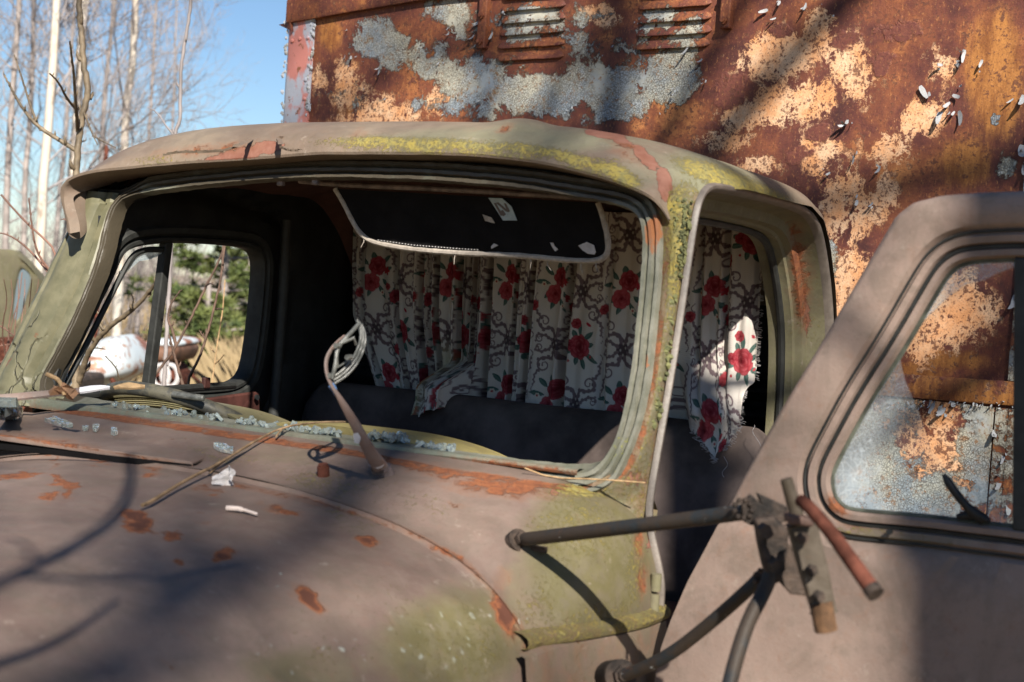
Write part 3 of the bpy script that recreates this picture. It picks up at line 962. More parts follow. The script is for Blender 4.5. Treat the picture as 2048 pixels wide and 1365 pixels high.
# window divider
d0, d1 = onu(333, 484, UD - .012), onu(295, 782, UD - .012)
ax = (d1 - d0) / np.linalg.norm(d1 - d0); nx = np.cross(ax, [1, 0, 0]); nx /= np.linalg.norm(nx)
mb = MB(); mb.box((d0 + d1) / 2, [ax, nx, np.cross(ax, nx)], (np.linalg.norm(d1 - d0) / 2, .012, .011))
bevel(mb.build('window_divider', M['rubber'], door_far, smooth=False), .003)
# quarter-light frame
mb = MB()
ql = np.array([onu(x, y, UD - .012) for x, y in ((326, 500), (292, 499), (268, 508), (248, 540), (205, 625), (160, 715), (128, 775))])
mb.tube(smoothl(ql, 60, 2, False), .007, 8); mb.build('quarter_light_frame', M['rubber'], door_far)
# crazed glass left in the top corner and the bottom corner of the quarter light
def shardfan(pts, u):
    P = np.array([onu(x, y, u) for x, y in pts]); c = P.mean(0)
    P = resample(P, 60); P[:, 1:] += (rng.random((60, 2)) - .5) * .006
    t = np.array([.003, 0, 0])
    V = np.vstack([P - t, P + t, [c - t], [c + t]])
    F = gridf(2, 60, cu=True) + [(i, (i + 1) % 60, 120) for i in range(60)] + [(60 + i, 60 + (i + 1) % 60, 121) for i in range(60)]
    return V, F
for pts in ([(322, 503), (285, 503), (262, 515), (236, 560), (240, 545), (252, 540), (266, 522), (286, 512), (300, 518), (316, 510)], [(120, 745), (130, 742), (142, 760), (138, 778), (118, 778)]):
    V, F = shardfan(pts, UD - .014)
    mk('glass_remnant', V, F, M['pane'], door_far, attrs=dict(dirt=np.full(len(V), .9)))
# wedge block and sliding channel on the far door's sill
q = onu(412, 766, UD + .01)
mb = MB(); mb.box(q, np.eye(3), (.006, .011, .013)); bevel(mb.build('window_wedge', M['maroon'], door_far, smooth=False))
mb = MB(); a_, b_ = onu(300, 781, UD + .005), onu(468, 770, UD + .005); mb.tube([a_, b_], .009, 8); mb.build('window_channel', M['rubber'], door_far)

# ---- dash
def hump(name, uc, hw, z0, h, v0, v1, mat, rim=None):
    th = np.linspace(0, np.pi, 60)
    def arc(k, v, dz=0): return np.c_[uc - hw * k * np.cos(th), np.full(60, v), z0 + dz + h * k * np.sin(th)]
    rows = [arc(.2, v0 + .01), arc(.62, v0 + .008), arc(.66, v0 + .001)]
    if rim:
        for k in np.linspace(.68, .9, 8): rows.append(arc(k, v0 + (.004 if int(round((k - .68) / .0314)) % 2 else .0)))
    rows += [arc(.93, v0 - .004), arc(.985, v0 - .006), arc(1.0, v0), arc(1.0, v0 + .05), arc(.97, v1, -.02)]
    V, F = loft(rows, False)
    return kid(name, V, F, mat), V
hm = NB('olive_instrument_hood_paint')
hn = hm.noise(30, 7, .65)
hcol = hm.mix(hm.ss(.35, .65, hn), (.17, .155, .085), (.215, .19, .11))
hcol = hm.mix(hm.ss(.5, .55, hm.attr('rimband')), hcol, (.05, .05, .05))
hcol = hm.mix(hm.ss(.62, .66, hm.noise(50, 7, .7)), hcol, (.09, .05, .03))
hmm = hm.fin(hcol, .5, hm.bump(hm.noise(80, 5), .4, .002))
o, V = hump('instrument_hood', -1.20, .27, 1.362, .068, .20, .40, hmm, True)
rr = np.sqrt(((V[:, 0] + 1.20) / .27) ** 2 + ((V[:, 2] - 1.362) / .068) ** 2)
at_ = o.data.attributes.new('rimband', 'FLOAT', 'POINT'); at_.data.foreach_set('value', ((rr > .67) & (rr < .915) & (V[:, 1] < .19)).astype(np.float32))
wc_ = np.array([-1.20, .315, 1.352]); wa_ = math.radians(27)
e1_ = np.array([1.0, 0, 0]); e2_ = np.array([0, -math.cos(wa_), math.sin(wa_)]); e3_ = np.cross(e1_, e2_)
wm_ = NB('worn_wheel_rim')
wcol_ = wm_.mix(wm_.ss(.42, .6, wm_.noise(30, 7, .7)), (.05, .05, .045), (.115, .105, .075))
wm_ = wm_.fin(wcol_, .5, wm_.bump(wm_.noise(60, 5), .5, .002), 0, .4)
th_ = np.linspace(0, 2 * np.pi, 141)[:-1]
rows = []
for t_ in th_:
    d_ = e1_ * math.cos(t_) + e2_ * math.sin(t_)
    rows.append([wc_ + d_ * (.213 + .0125 * (1 + .05 * math.sin(k_ * 3)) * math.cos(k_)) + e3_ * (.0155 * math.sin(k_)) for k_ in np.arange(16) / 16 * 2 * np.pi])
Vw = np.array(rows).reshape(-1, 3)
wheel_ = kid('steering_wheel', Vw, gridf(140, 16, cu=True, cv=True), wm_, ang=0)
mb = MB(); mb.tube([wc_ - e3_ * .035, wc_ + e3_ * .012], [.030, .022], 16); mb.build('hub', M['rubber'], wheel_)
for t_ in (.5, 2.64, 4.71):
    d_ = e1_ * math.cos(t_) + e2_ * math.sin(t_); mb = MB(); mb.tube([wc_, wc_ + d_ * .21], [.011, .008], 8); mb.build('spoke', M['rubber'], wheel_)
mb = MB(); mb.tube([wc_, wc_ + np.array([0, .02, 0]) - np.array([0, -.25, .55]) * .9], .02, 10); mb.build('column', M['dark_metal'], wheel_)
dm = cab_paint('mustard_dash_paint', (.27, .225, .085), (.31, .26, .105), (.16, .15, .07), .9)
o, V = hump('dash_cowl', -.625, .315, 1.345, .090, .045, .30, dm)
o['label'] = 'mustard dash cowl with flaked spots'
V = []
for v, z in ((.02, 1.395), (.12, 1.375), (.28, 1.35), (.31, 1.32), (.30, 1.05)):
    V += [(-1.42, v, z), (-.08, v, z)]
F = [(2 * i, 2 * i + 1, 2 * i + 3, 2 * i + 2) for i in range(4)]
kid('dashboard', V, F, M['olive'], attrs=dict(rust=np.full(10, .2)))

# ---- bench seat
def seat_slab(name, prof, ul, ur, mat, seed):
    rows = []
    n = 90
    for u in np.linspace(0, 1, n):
        e = min(u, 1 - u) * (ur - ul)
        k = 1 - max(0, 1 - e / .05) ** 2 * .25
        uu = ul + (ur - ul) * u
        c = np.mean(prof, axis=0)
        r = []
        for v, z in prof:
            vv = c[0] + (v - c[0]) * k; z2 = c[1] + (z - c[1]) * k
            nz = .012 * (fbm(uu * 5 + z * 3, z * 4 + v, seed) - .5)
            r.append((uu, vv - nz, z2 + nz * .6))
        rows.append(r)
    V, F = loft(rows, True)
    m = len(prof)
    F += [tuple(range(m)), tuple((n - 1) * m + i for i in range(m))[::-1]]
    return kid(name, V, F, mat, ang=60)
pf = chaikin(np.array([(.82, 1.02), (.845, 1.15), (.885, 1.30), (.905, 1.40), (.93, 1.435), (.97, 1.442), (1.02, 1.43), (1.04, 1.38), (1.03, 1.0), (.9, .95)]), 2)
sb = seat_slab('seat_back', pf, -1.345, -.075, M['vinyl'], 41)
px_, py_ = pixt(np.array([v.co for v in sb.data.vertices]))
pf = chaikin(np.array([(.30, .92), (.30, 1.01), (.33, 1.045), (.5, 1.055), (.75, 1.05), (.85, 1.04), (.86, .9), (.6, .86)]), 2)
sc = seat_slab('seat_cushion', pf, -1.33, -.07, M['maroon'], 43)
mb = MB()
for i in range(70):
    u = -.6 + i * .0076
    mb.box((u, .335, 1.0465), np.eye(3), (.0022, .001, .001))
o = mb.build('stitching', M['white_bits'], sc, smooth=False); o['kind'] = 'stuff'

# ---- sun visor
VS = [(672, 378), (690, 408), (708, 445), (724, 470), (745, 484), (775, 491), (830, 500), (920, 507), (1000, 510), (1060, 513), (1130, 521), (1190, 523), (1210, 517), (1219, 500), (1216, 470), (1207, 432), (1197, 406)]
def visq(x, y): return onvz(x, y, .285, 1.90, -.22)
vs = np.array([visq(*q) for q in VS])
vb = smoothl(vs, 120, 2, False)
rim_pts = vb.copy()
topl = np.linspace(vb[-1], vb[0], 60)[1:-1]
lp = np.vstack([vb, topl]); c_ = lp.mean(0); nV = len(lp)
tv = np.array([0, .004, 0])
V = np.vstack([lp - tv, lp + tv, [c_ - tv - np.array([0, .003, 0])], [c_ + tv]])
F = gridf(2, nV, cu=True) + [(i, (i + 1) % nV, 2 * nV) for i in range(nV)] + [(nV + i, nV + (i + 1) % nV, 2 * nV + 1) for i in range(nV)]
visor = kid('sun_visor', V, F, M['visor'])
visor['label'] = 'black sun visor flipped down, frayed grey edging and a pale sticker'
mb = MB()
pts = rim_pts + np.array([0, -.003, 0])
rr = .0052 + .0012 * np.array([vnoise(i * .4, 0, 3) for i in range(len(pts))])
mb.tube(pts, rr, 8)
for i in (18, 52, 78, 84, 95, 100):     # loose threads
    p0 = pts[i]; mb.tube([p0, p0 + np.array([rng.uniform(-.004, .004), -.003, -.012]), p0 + np.array([rng.uniform(-.006, .01), -.004, -.024])], [.0012, .001, .0006], 4)
mb.build('edging', M['piping'], visor)
mb = MB()
for i in range(34):
    x = 760 + i * 6.0; y = np.interp(x, [760, 830, 920, 970], [482, 492, 499, 502])
    q = visq(x, y - 1); mb.box(q + np.array([0, -.006, 0]), np.eye(3), (.0012, .001, .0009))
o = mb.build('stitching', M['white_bits'], visor, smooth=False); o['kind'] = 'stuff'
mb = MB(); mb.tube(smoothl(np.array([visq(600, 366), visq(680, 374), visq(900, 383), visq(1195, 402)]) + np.array([0, -.002, .004]), 40, 1, False), .006, 10)
mb.build('visor_rail', M['wiper'], visor)
def patch(name, pts, mat, off=-.0085, parent=visor, th=.0012):
    P = np.array([visq(*q) for q in pts]) + np.array([0, off, 0]); n = len(P)
    V = np.vstack([P, P + np.array([0, th, 0])])
    F = [tuple(range(n)), tuple(range(2 * n - 1, n - 1, -1))] + gridf(2, n, cu=True)
    return mk(name, V, F, mat, parent, smooth=False)
M['sticker'] = simple('pale_blue_sticker', (.30, .36, .38), .6, .12, 60)
M['mark'] = simple('worn_brown_print', (.12, .095, .085), .7, .2, 50)
st = patch('sticker', [(981, 397), (1008, 398), (1027, 414), (1038, 442), (1010, 442), (996, 420)], M['sticker'])
for pl in ([(992, 408), (996, 407), (1010, 432), (1006, 433)], [(996, 407), (1001, 406), (1022, 424), (1017, 425)], [(1012, 408), (1016, 408), (1024, 424), (1020, 426)], [(1004, 424), (1010, 421), (1016, 430), (1011, 434)]):
    patch('print_mark', pl, M['mark'], -.0095, visor)
for pts in ([(985, 493), (992, 489), (1000, 490), (998, 495), (988, 497)], [(1106, 488), (1112, 485), (1113, 492), (1119, 500), (1113, 504), (1108, 496)], [(1162, 492), (1178, 486), (1190, 492), (1197, 505), (1192, 512), (1180, 508), (1170, 500)], [(968, 430), (985, 438), (995, 446), (988, 448), (974, 442)]):
    patch('tear', [(x + rng.uniform(-2, 2), y + rng.uniform(-2, 2)) for x, y in pts], M['white_bits'] if pts[0][0] > 980 else M['piping'])

# ---- near door, swung wide open
HD = EYE + ray(1320, 1200) * 2.3
DD = np.array([.815, -.579, 0]); DN = np.array([-.579, -.815, 0])
def ond(x, y):
    h = hit(x, y, HD, DN); return np.array([(h - HD) @ DD, h[2]])
def dpt(P, h):
    P = np.asarray(P, float); h = np.broadcast_to(np.asarray(h, float), (len(P),))
    return to_t(np.c_[HD[0] + DD[0] * P[:, 0] + DN[0] * h, HD[1] + DD[1] * P[:, 0] + DN[1] * h, P[:, 1]])
OUTP = [(1318, 1365), (1326, 1300), (1345, 1240), (1375, 1165), (1430, 1058), (1480, 960), (1560, 815), (1640, 682), (1710, 562), (1762, 474), (1788, 430), (1822, 404), (1880, 390), (1960, 384), (2048, 381)]
od = [tuple(ond(*q)) for q in OUTP] + [(.80, 1.893), (.90, 1.880), (.955, 1.83), (.985, 1.72), (1.0, 1.45), (1.0, .62), (.0, .62)]
od = resample(np.array(od), 400)
WIN = [(1656, 936), (1651, 965), (1656, 992), (1668, 1012), (1688, 1026), (1740, 1032), (1845, 1040), (1940, 1052), (2048, 1064)]
WI2 = [(2048, 512), (1985, 514), (1935, 517), (1908, 526), (1888, 542), (1868, 572), (1800, 690), (1729, 800), (1690, 872)]
wd = [tuple(ond(*q)) for q in WIN] + [(.84, 1.425), (.875, 1.45), (.885, 1.50), (.87, 1.65), (.845, 1.76), (.81, 1.80), (.76, 1.808)] + [tuple(ond(*q)) for q in WI2]
wd = smoothl(np.array(wd), 300, 2)
cw = np.array([.58, 1.60])
ph = np.linspace(-np.pi, np.pi, 481)[:-1]
wp = polar(wd, cw, ph); op_ = polar(od, cw, ph)
prof = [(-.004, -.03), (-.002, -.012), (.002, -.004), (.010, -.004), (.013, -.014), (.018, -.014), (.021, -.004), (.030, -.002), (.034, -.008), (.040, -.008), (.046, .001)]
loops = [dpt(offset2(wp, d), h) for d, h in prof]
a = offset2(wp, .046); b_in = cw + (op_ - cw) * (1 - .010 / np.linalg.norm(op_ - cw, axis=1))[:, None]
for t in np.linspace(.06, 1, 22):
    P = a * (1 - t) + b_in * t
    h = .001 + .012 * sstep(1.385, 1.365, P[:, 1]) + .006 * np.exp(-((P[:, 1] - 1.392) / .006) ** 2) + .05 * sstep(1.36, .9, P[:, 1]) * .5 + .004 * np.sin(t * np.pi)
    loops.append(dpt(P, h))
for k, h in ((.997, -.004), (1.0, -.012), (.999, -.034), (.985, -.038)):
    P = b_in + (op_ - b_in) * 1.0 if k >= .999 else b_in + (op_ - b_in) * .75
    loops.append(dpt(P, np.full(len(P), h) + .025 * sstep(1.36, .9, P[:, 1])))
V, F = loft(loops, True)
px, py = pixt(V)
door = kid('door', V, F, M['door'], attrs=dict(rust=np.maximum(blobs(px, py, [(1672, 1010, 20, 34, -40, .55), (1700, 1050, 40, 8, 10, .4)]), .05), lich=blobs(px, py, [(1720, 1062, 120, 10, 4, .42), (1900, 1092, 150, 10, 4, .3)]), olive=blobs(px, py, [(1800, 1075, 260, 14, 4, .6)]), pale=.15 + 0 * px))
door['label'] = 'near taupe door swung open, cracked quarter glass'
mb = MB(); lp_ = dpt(offset2(wp, .0155), -.012); mb.tube(np.vstack([lp_, lp_[:2]]), .0042, 6, False)
lp_ = dpt(offset2(wp, .037), -.006); mb.tube(np.vstack([lp_, lp_[:2]]), .0022, 6, False)
mb.build('window_seal', M['rubber'], door)
mb = MB(); lp_ = dpt(offset2(wp, -.002), -.018); mb.tube(np.vstack([lp_, lp_[:2]]), .006, 6, False)
mb.build('glass_channel', simple('lichen_grey_rubber', (.06, .065, .05), .7, .6, 18), door)
# quarter light divider, its catch and the cracked pane
d0 = ond(2040, 515); d1 = ond(2036, 1064)
ct = dpt([(d0 + d1) / 2], -.018)[0]
e0, e1 = dpt([d0], -.018)[0], dpt([d1], -.018)[0]
ax = (e1 - e0) / np.linalg.norm(e1 - e0); sx_ = dpt([(1, 1)], 0)[0] - dpt([(0, 1)], 0)[0]; sx_ /= np.linalg.norm(sx_)
mb = MB(); mb.box(ct, [ax, sx_, np.cross(ax, sx_)], (np.linalg.norm(e1 - e0) / 2, .010, .012)); bevel(mb.build('window_divider', M['rubber'], door, smooth=False))
gl = [(1656, 936), (1651, 965), (1656, 992), (1688, 1026), (1845, 1040), (2034, 1062), (2034, 1000), (1960, 985), (1900, 960), (1855, 905), (1830, 830), (1800, 760), (1790, 715), (1760, 752), (1729, 800), (1690, 872)]
def pane(pts, name, dirtf):
    P = resample(np.array([ond(*q) for q in pts]), 150)
    c = P.mean(0)
    rows = [dpt(P, -.020), dpt(P, -.016)]
    for k in (.85, .7, .5, .3, .1): rows.append(dpt(c + (P - c) * k, -.016))
    V, F = loft(rows, True)
    px, py = pixt(V)
    return mk(name, V, F, M['pane'], door, attrs=dict(dirt=dirtf(px, py)))
pane(gl, 'window_glass', lambda px, py: np.clip(blobs(px, py, [(1690, 960, 70, 110, 20, .75), (1760, 830, 50, 110, 30, .55), (1900, 1035, 170, 25, 4, .6)], (.2, 1.3)) + .10, 0, 1))
pane([(1905, 528), (1940, 518), (2030, 514), (2030, 530), (1990, 545), (1960, 560), (1925, 568), (1880, 600), (1840, 640), (1868, 572), (1888, 545)], 'window_glass', lambda px, py: .55 + .3 * (fbm(px / 25, py / 25, 3) - .5))
mb = MB()
hq = [dpt([ond(x, y)], -.002 + k)[0] for x, y, k in ((1892, 948, .012), (1905, 970, .012), (1925, 1000, .008), (1945, 1025, .002), (1960, 1040, -.01))]
mb.tube(smoothl(np.array(hq), 24, 2, False), np.interp(np.linspace(0, 1, 24), [0, .15, .6, 1], [.003, .0065, .006, .009]), 10)
c_ = dpt([ond(1945, 1036)], -.008)[0]
mb.tube([c_ + sx_ * -.024 + np.array([0, 0, -.003]), c_ + np.array([0, 0, .006]), c_ + sx_ * .022 + np.array([0, 0, -.002])], [.004, .010, .004], 10)
mb.build('window_catch', M['dark_metal'], door)
c_ = dpt([ond(1782, 1063)], .004)[0]
mb = MB(); mb.tube([c_, c_ + np.array([0, -.006, 0])], .0045, 10); mb.build('screw', M['dark_metal'], door)
# hinge leaves on the pillar side
for x, y in ((1312, 1165), (1308, 1205)):
    q = onu(x, y, .045)
    mb = MB(); mb.tube([q + np.array([0, 0, -.014]), q + np.array([0, 0, .014])], .009, 12); mb.box(q + np.array([-.012, .004, 0]), np.eye(3), (.012, .004, .011))
    mb.build('hinge', M['olive'], truck)

# ---- outside mirror bracket
def sq(x, y, d): return to_t(at(x, y, d))
m1 = surf_hit(1036, 1084)
m1 = np.array([side_u(-.2, 1.27), -.2, 1.27]) if m1[1] > .01 else m1
dm1 = float((from_t(m1) - EYE) @ FW)
mount = MB(); nrm = np.array([.75, -.35, .55]); nrm /= np.linalg.norm(nrm)
p0 = sq(1036, 1084, dm1)
mount.tube([p0 - nrm * .02, p0 + nrm * .006], .020, 16); mount.tube([p0 + nrm * .006, p0 + nrm * .016], .012, 6); mount.tube([p0 + nrm * .016, p0 + nrm * .024], .006, 10)
p1 = sq(1078, 1098, dm1 - .01); mount.box(p1, np.eye(3), (.012, .006, .004))
# lower foot
m2 = sq(1240, 1352, 2.05)
bracket = mount.build('mirror_bracket', M['iron'], truck)
bracket['label'] = 'dark rusty tubular mirror bracket without its mirror'
foot = MB(); n2_ = np.array([.62, -.72, .3]); n2_ /= np.linalg.norm(n2_)
foot.tube([m2 - n2_ * .05, m2 + n2_ * .004], .024, 18); foot.tube([m2 + n2_ * .004, m2 + n2_ * .014], .013, 6); foot.tube([m2 + n2_ * .014, m2 + n2_ * .022], .008, 10)
foot.build('foot', M['iron'], bracket)
def rod(name, pts, r, mat, n=40, sides=12):
    mb = MB(); P = smoothl(np.array(pts), n, 2, False); mb.tube(P, r, sides); return mb.build(name, mat, bracket)
rm = NB('bracket_rod_paint')
rcol = rm.mix(rm.ss(.45, .6, rm.noise(18, 7, .7)), (.040, .030, .023), (.024, .028, .031))
rcol = rm.mix(rm.ss(.62, .68, rm.noise(24, 8, .7)), rcol, (.16, .07, .035))
rcol = rm.mix(rm.ss(.66, .7, rm.noise(33, 6, .7, vec=rm.scale((1, 1, 1.3)))), rcol, (.5, .52, .52))
M['rod'] = rm.fin(rcol, .6, rm.bump(rm.noise(90, 5), .5, .002), 0, .25)
J = 1.84
rod('support_rod', [p0 + nrm * .012 + np.array([.006, 0, 0]), sq(1060, 1078, dm1 - .03), sq(1250, 1055, 2.02), sq(1420, 1034, 1.91), sq(1492, 1024, J + .02)], .0108, M['rod'])
rod('support_rod', [m2 + np.array([.01, -.01, .004]), sq(1330, 1318, 1.98), sq(1420, 1248, 1.92), sq(1505, 1172, J + .02), sq(1525, 1150, J + .01)], .0092, M['rod'])
rod('support_rod', [sq(1548, 1080, J - .02), sq(1545, 1140, J - .02), sq(1528, 1185, J - .03), sq(1497, 1240, J - .05), sq(1474, 1310, J - .07), sq(1456, 1380, J - .09), sq(1440, 1450, J - .11)], .0098, M['rod'])
# pressed fork that joins the rods
def plate(name, pts, d, th, mat, r=.002):
    P = np.array([sq(x, y, d + (dd[0] if dd else 0)) for x, y, *dd in pts]); n = len(P)
    c = P.mean(0)
    nn_ = np.cross(P[1] - P[0], P[2] - P[1]); nn_ /= np.linalg.norm(nn_) + 1e-9
    V = np.vstack([P - nn_ * th / 2, P + nn_ * th / 2])
    F = [tuple(range(n))[::-1], tuple(range(n, 2 * n))] + gridf(2, n, cu=True)
    o = mk(name, V, F, mat, bracket, smooth=False); return bevel(o, r)
plate('fork', [(1482, 1010), (1500, 988), (1520, 1006), (1512, 985), (1545, 1000), (1572, 1012), (1576, 1040), (1545, 1052), (1500, 1050), (1484, 1042)], J, .012, M['iron'])
plate('link_plate', [(1506, 1036), (1545, 1030), (1576, 1060), (1572, 1110), (1562, 1160), (1538, 1172), (1524, 1130), (1514, 1085)], J - .02, .022, M['iron'], .005)
plate('gusset', [(1556, 1070), (1592, 1100), (1612, 1192), (1580, 1188), (1552, 1158)], J - .01, .008, M['iron'])
for x, y in ((1526, 1060), (1548, 1130)):
    q = sq(x, y, J - .04); mb = MB(); mb.tube([q, q + np.array([.01, -.012, 0])], .010, 6); mb.build('nut', M['iron'], bracket)
def channel(name, p, q, w, dep, mat):
    p, q = np.array(p), np.array(q); ax = (q - p) / np.linalg.norm(q - p)
    fw = to_t(from_t(p) + FW) - p; s = np.cross(ax, fw); s /= np.linalg.norm(s); f = np.cross(s, ax)
    prof = [(-w, -dep), (-w, dep), (-w + .006, dep), (-w + .008, -dep + .006), (w - .008, -dep + .006), (w - .006, dep), (w, dep), (w, -dep)]
    rows = [[p + ax * t * np.linalg.norm(q - p) + s * a * k + f * b_ for a, b_ in prof] for t, k in ((0, 1.0), (.5, .95), (1, .8))]
    V, F = loft(rows, True); F += [tuple(range(8)), tuple(range(16, 24))[::-1]]
    return mk(name, V, F, mat, bracket, smooth=False)
lz = cab_paint('lichen_stained_iron', (.045, .035, .026), (.06, .048, .034), (.05, .05, .03), 1.6)
bevel(channel('clamp_channel', sq(1602, 1045, J - .12), sq(1648, 1225, J - .12), .017, .013, lz), .002)
rod('clamp_end', [sq(1642, 1205, J - .13), sq(1648, 1240, J - .13), sq(1652, 1262, J - .13)], .0135 + .0012 * np.sin(np.arange(40) * 2.1), simple('ochre_rust', (.085, .045, .022), .8, .7, 40))
rod('clamp_finger', [sq(1572, 958, J - .13), sq(1580, 985, J - .13), sq(1590, 1020, J - .125), sq(1600, 1060, J - .12)], np.linspace(.0075, .0095, 40), lz)
for x_, y_, d_ in ((1604, 1075, .14), (1622, 1140, .14), (1636, 1192, .14)):
    q = sq(x_, y_, J - d_); mb = MB(); mb.tube([q, q + np.array([.004, -.008, 0])], .0075, 6); mb.tube([q + np.array([.004, -.008, 0]), q + np.array([.006, -.013, 0])], .004, 8); mb.build('bolt', M['iron'], bracket)
for x_, y_ in ((1488, 1018), (1530, 1158)):
    q = sq(x_, y_, J); mb = MB(); n_ = 9
    for k_ in range(n_):
        a_ = k_ / n_ * 6.283; c_ = q + np.array([math.cos(a_) * .012, -.004, math.sin(a_) * .012]); mb.tube([c_ - np.array([.003, 0, .002]), c_, c_ + np.array([.003, 0, .002])], [.002, .0042, .002], 6)
    mb.build('weld', M['iron'], bracket)
rod('clamp_bar', [sq(1602, 1002, J - .17), sq(1618, 1014, J - .19), sq(1660, 1062, J - .22), sq(1700, 1118, J - .25), sq(1742, 1176, J - .28)], np.linspace(.0078, .0095, 40), M['redrust'])
mb = MB(); q = sq(1742, 1176, J - .28); q2 = sq(1752, 1190, J - .287); mb.tube([q, q2], .0102, 12); mb.build('bar_end', M['iron'], bracket)
plate('collar', [(1570, 1026), (1620, 1034), (1624, 1052), (1572, 1046)], J - .135, .03, simple('pink_rust', (.08, .045, .035), .7, .4, 40), .003)

# ---- wipers
def strap(pts, widths, th, nrmv):
    P = smoothl(np.array(pts), 40, 2, False); w = np.interp(np.linspace(0, 1, 40), np.linspace(0, 1, len(widths)), widths)
    T = np.gradient(P, axis=0); T /= np.linalg.norm(T, axis=1)[:, None]
    Sd = np.cross(T, nrmv); Sd /= np.linalg.norm(Sd, axis=1)[:, None]; Nn = np.cross(Sd, T)
    rows = []
    for i in range(40):
        rows.append([P[i] + Sd[i] * w[i] * a + Nn[i] * th * b_ for a, b_ in ((-1, -.6), (-.85, .5), (-.4, 1), (.4, 1), (.85, .5), (1, -.6))])
    V, F = loft(rows, True); F += [tuple(range(6))[::-1], tuple(range(39 * 6, 240))]
    return V, F
base = surf_hit(770, 948)
db = float((from_t(base) - EYE) @ FW)
arm_pts = [sq(762, 938, db - .05), sq(740, 905, db - .09), sq(705, 840, db - .12), sq(678, 795, db - .13), sq(660, 768, db - .13), sq(651, 742, db - .13), sq(652, 715, db - .125), sq(668, 690, db - .115), sq(690, 672, db - .11)]
V, F = strap(arm_pts, [.013, .0115, .0095, .0085, .0065, .0035, .0030, .0028, .0026], .0035, np.array([.3, -.9, .3]))
wp_m = cab_paint('wiper_arm_paint', (.17, .13, .12), (.21, .165, .15), (.15, .14, .1), 1.2)
wiper = kid('wiper', V, F, wp_m, attrs=dict(rust=.2 + 0 * V[:, 0]))
wiper['label'] = 'wiper arm standing up, its bare blade folded over'
mb = MB(); ax = np.array([-.22, -.55, .75]); ax /= np.linalg.norm(ax)
q0 = sq(768, 952, db)
mb.tube([q0 - ax * .02, q0 + ax * .012], .019, 20); mb.tube([q0 + ax * .012, q0 + ax * .03], .013, 16)
for k in range(9):
    a_ = k / 9 * 2 * math.pi
    s_ = np.cross(ax, [1, 0, 0]); s_ /= np.linalg.norm(s_); t_ = np.cross(ax, s_)
    d_ = s_ * math.cos(a_) + t_ * math.sin(a_)
    mb.tube([q0 + ax * .012 + d_ * .013, q0 + ax * .029 + d_ * .013], .0022, 5)
mb.tube([q0 + ax * .02, sq(756, 925, db - .06)], [.012, .011], 10)
mb.build('pivot', M['wiper'], wiper)
bd = db - .125
mb = MB()
bow = [sq(664, 764, bd), sq(690, 748, bd + .01), sq(712, 722, bd + .02), sq(726, 690, bd + .03), sq(727, 665, bd + .035), sq(719, 645, bd + .04)]
for o_ in (-.0045, -.0005, .0035):
    mb.tube(smoothl(np.array(bow) + np.array([o_ * .5, o_, -o_ * .9]), 30, 2, False), .0022, 6)
mb.build('blade', M['blade'], wiper)
mb = MB()
mb.tube(smoothl(np.array([sq(664, 758, bd - .006), sq(672, 728, bd - .006), sq(674, 695, bd), sq(700, 668, bd + .01), sq(718, 648, bd + .03)]), 30, 2, False), .0034, 8)
mb.tube([sq(672, 700, bd), sq(676, 735, bd), sq(700, 718, bd + .01)], .0026, 6)
mb.tube([sq(676, 690, bd), sq(708, 676, bd + .01), sq(712, 690, bd + .015)], .0026, 6)
for x, y in ((675, 692), (698, 715), (662, 752)):
    q = sq(x, y, bd - .004); mb.tube([q + np.array([0, .006, 0]), q - np.array([0, .006, 0])], .0045, 8)
mb.build('blade_yoke', M['blade'], wiper)
mb = MB(); mb.tube([sq(661, 770, bd - .002), sq(668, 778, bd - .002), sq(672, 790, bd - .002)], [.006, .005, .003], 8)
mb.build('blue_sleeve', simple('blue_paint_chip', (.08, .16, .32), .5), wiper)
patch_pts = [(706, 868), (716, 866), (722, 876), (718, 888), (709, 886)]
mb = MB(); P = [sq(x, y, db - .118) for x, y in patch_pts]; mb.add(P, [tuple(range(5))]); mb.build('paint_chip', M['white_bits'], wiper, smooth=False)
# far wiper lying along the sill
dl = 2.86
V, F = strap([sq(-60, 800, dl), sq(0, 797, dl), sq(60, 791, dl), sq(120, 785, dl), sq(165, 781, dl + .01)], [.011, .010, .009, .008, .007], .004, np.array([0, -.8, .6]))
fwp = kid('wiper', V, F, wp_m, attrs=dict(rust=.1 + 0 * V[:, 0]))
fwp['label'] = 'far wiper arm lying along the sill, white tip'
V, F = strap([sq(160, 781, dl + .008), sq(180, 778, dl + .01), sq(205, 775, dl + .012), sq(220, 776, dl + .014)], [.0075, .008, .006, .003], .004, np.array([0, -.8, .6]))
mk('wiper_tip', V, F, simple('white_plastic', (.75, .75, .78), .5, .05), fwp)
V, F = strap([sq(228, 776, dl + .05), sq(250, 771, dl + .05), sq(290, 774, dl + .06)], [.003, .009, .004], .004, np.array([0, -.8, .6]))
mk('blade', V, F, M['straw'], fwp)
mb = MB(); p_, q_ = sq(345, 789, 2.98), sq(408, 797, 2.96); mb.tube([p_, q_], .0075, 8); bevel(mb.build('blade_clip', M['blade'], fwp))
# washer nozzle on the cowl
q = surf_hit(648, 952)
mb = MB(); mb.tube([q - np.array([0, 0, .01]), q + np.array([0, -.004, .016])], .0105, 14); mb.tube([q + np.array([0, -.004, .016]), q + np.array([0, -.005, .020])], .0085, 14)
mb.build('washer_nozzle', M['redrust'], truck)

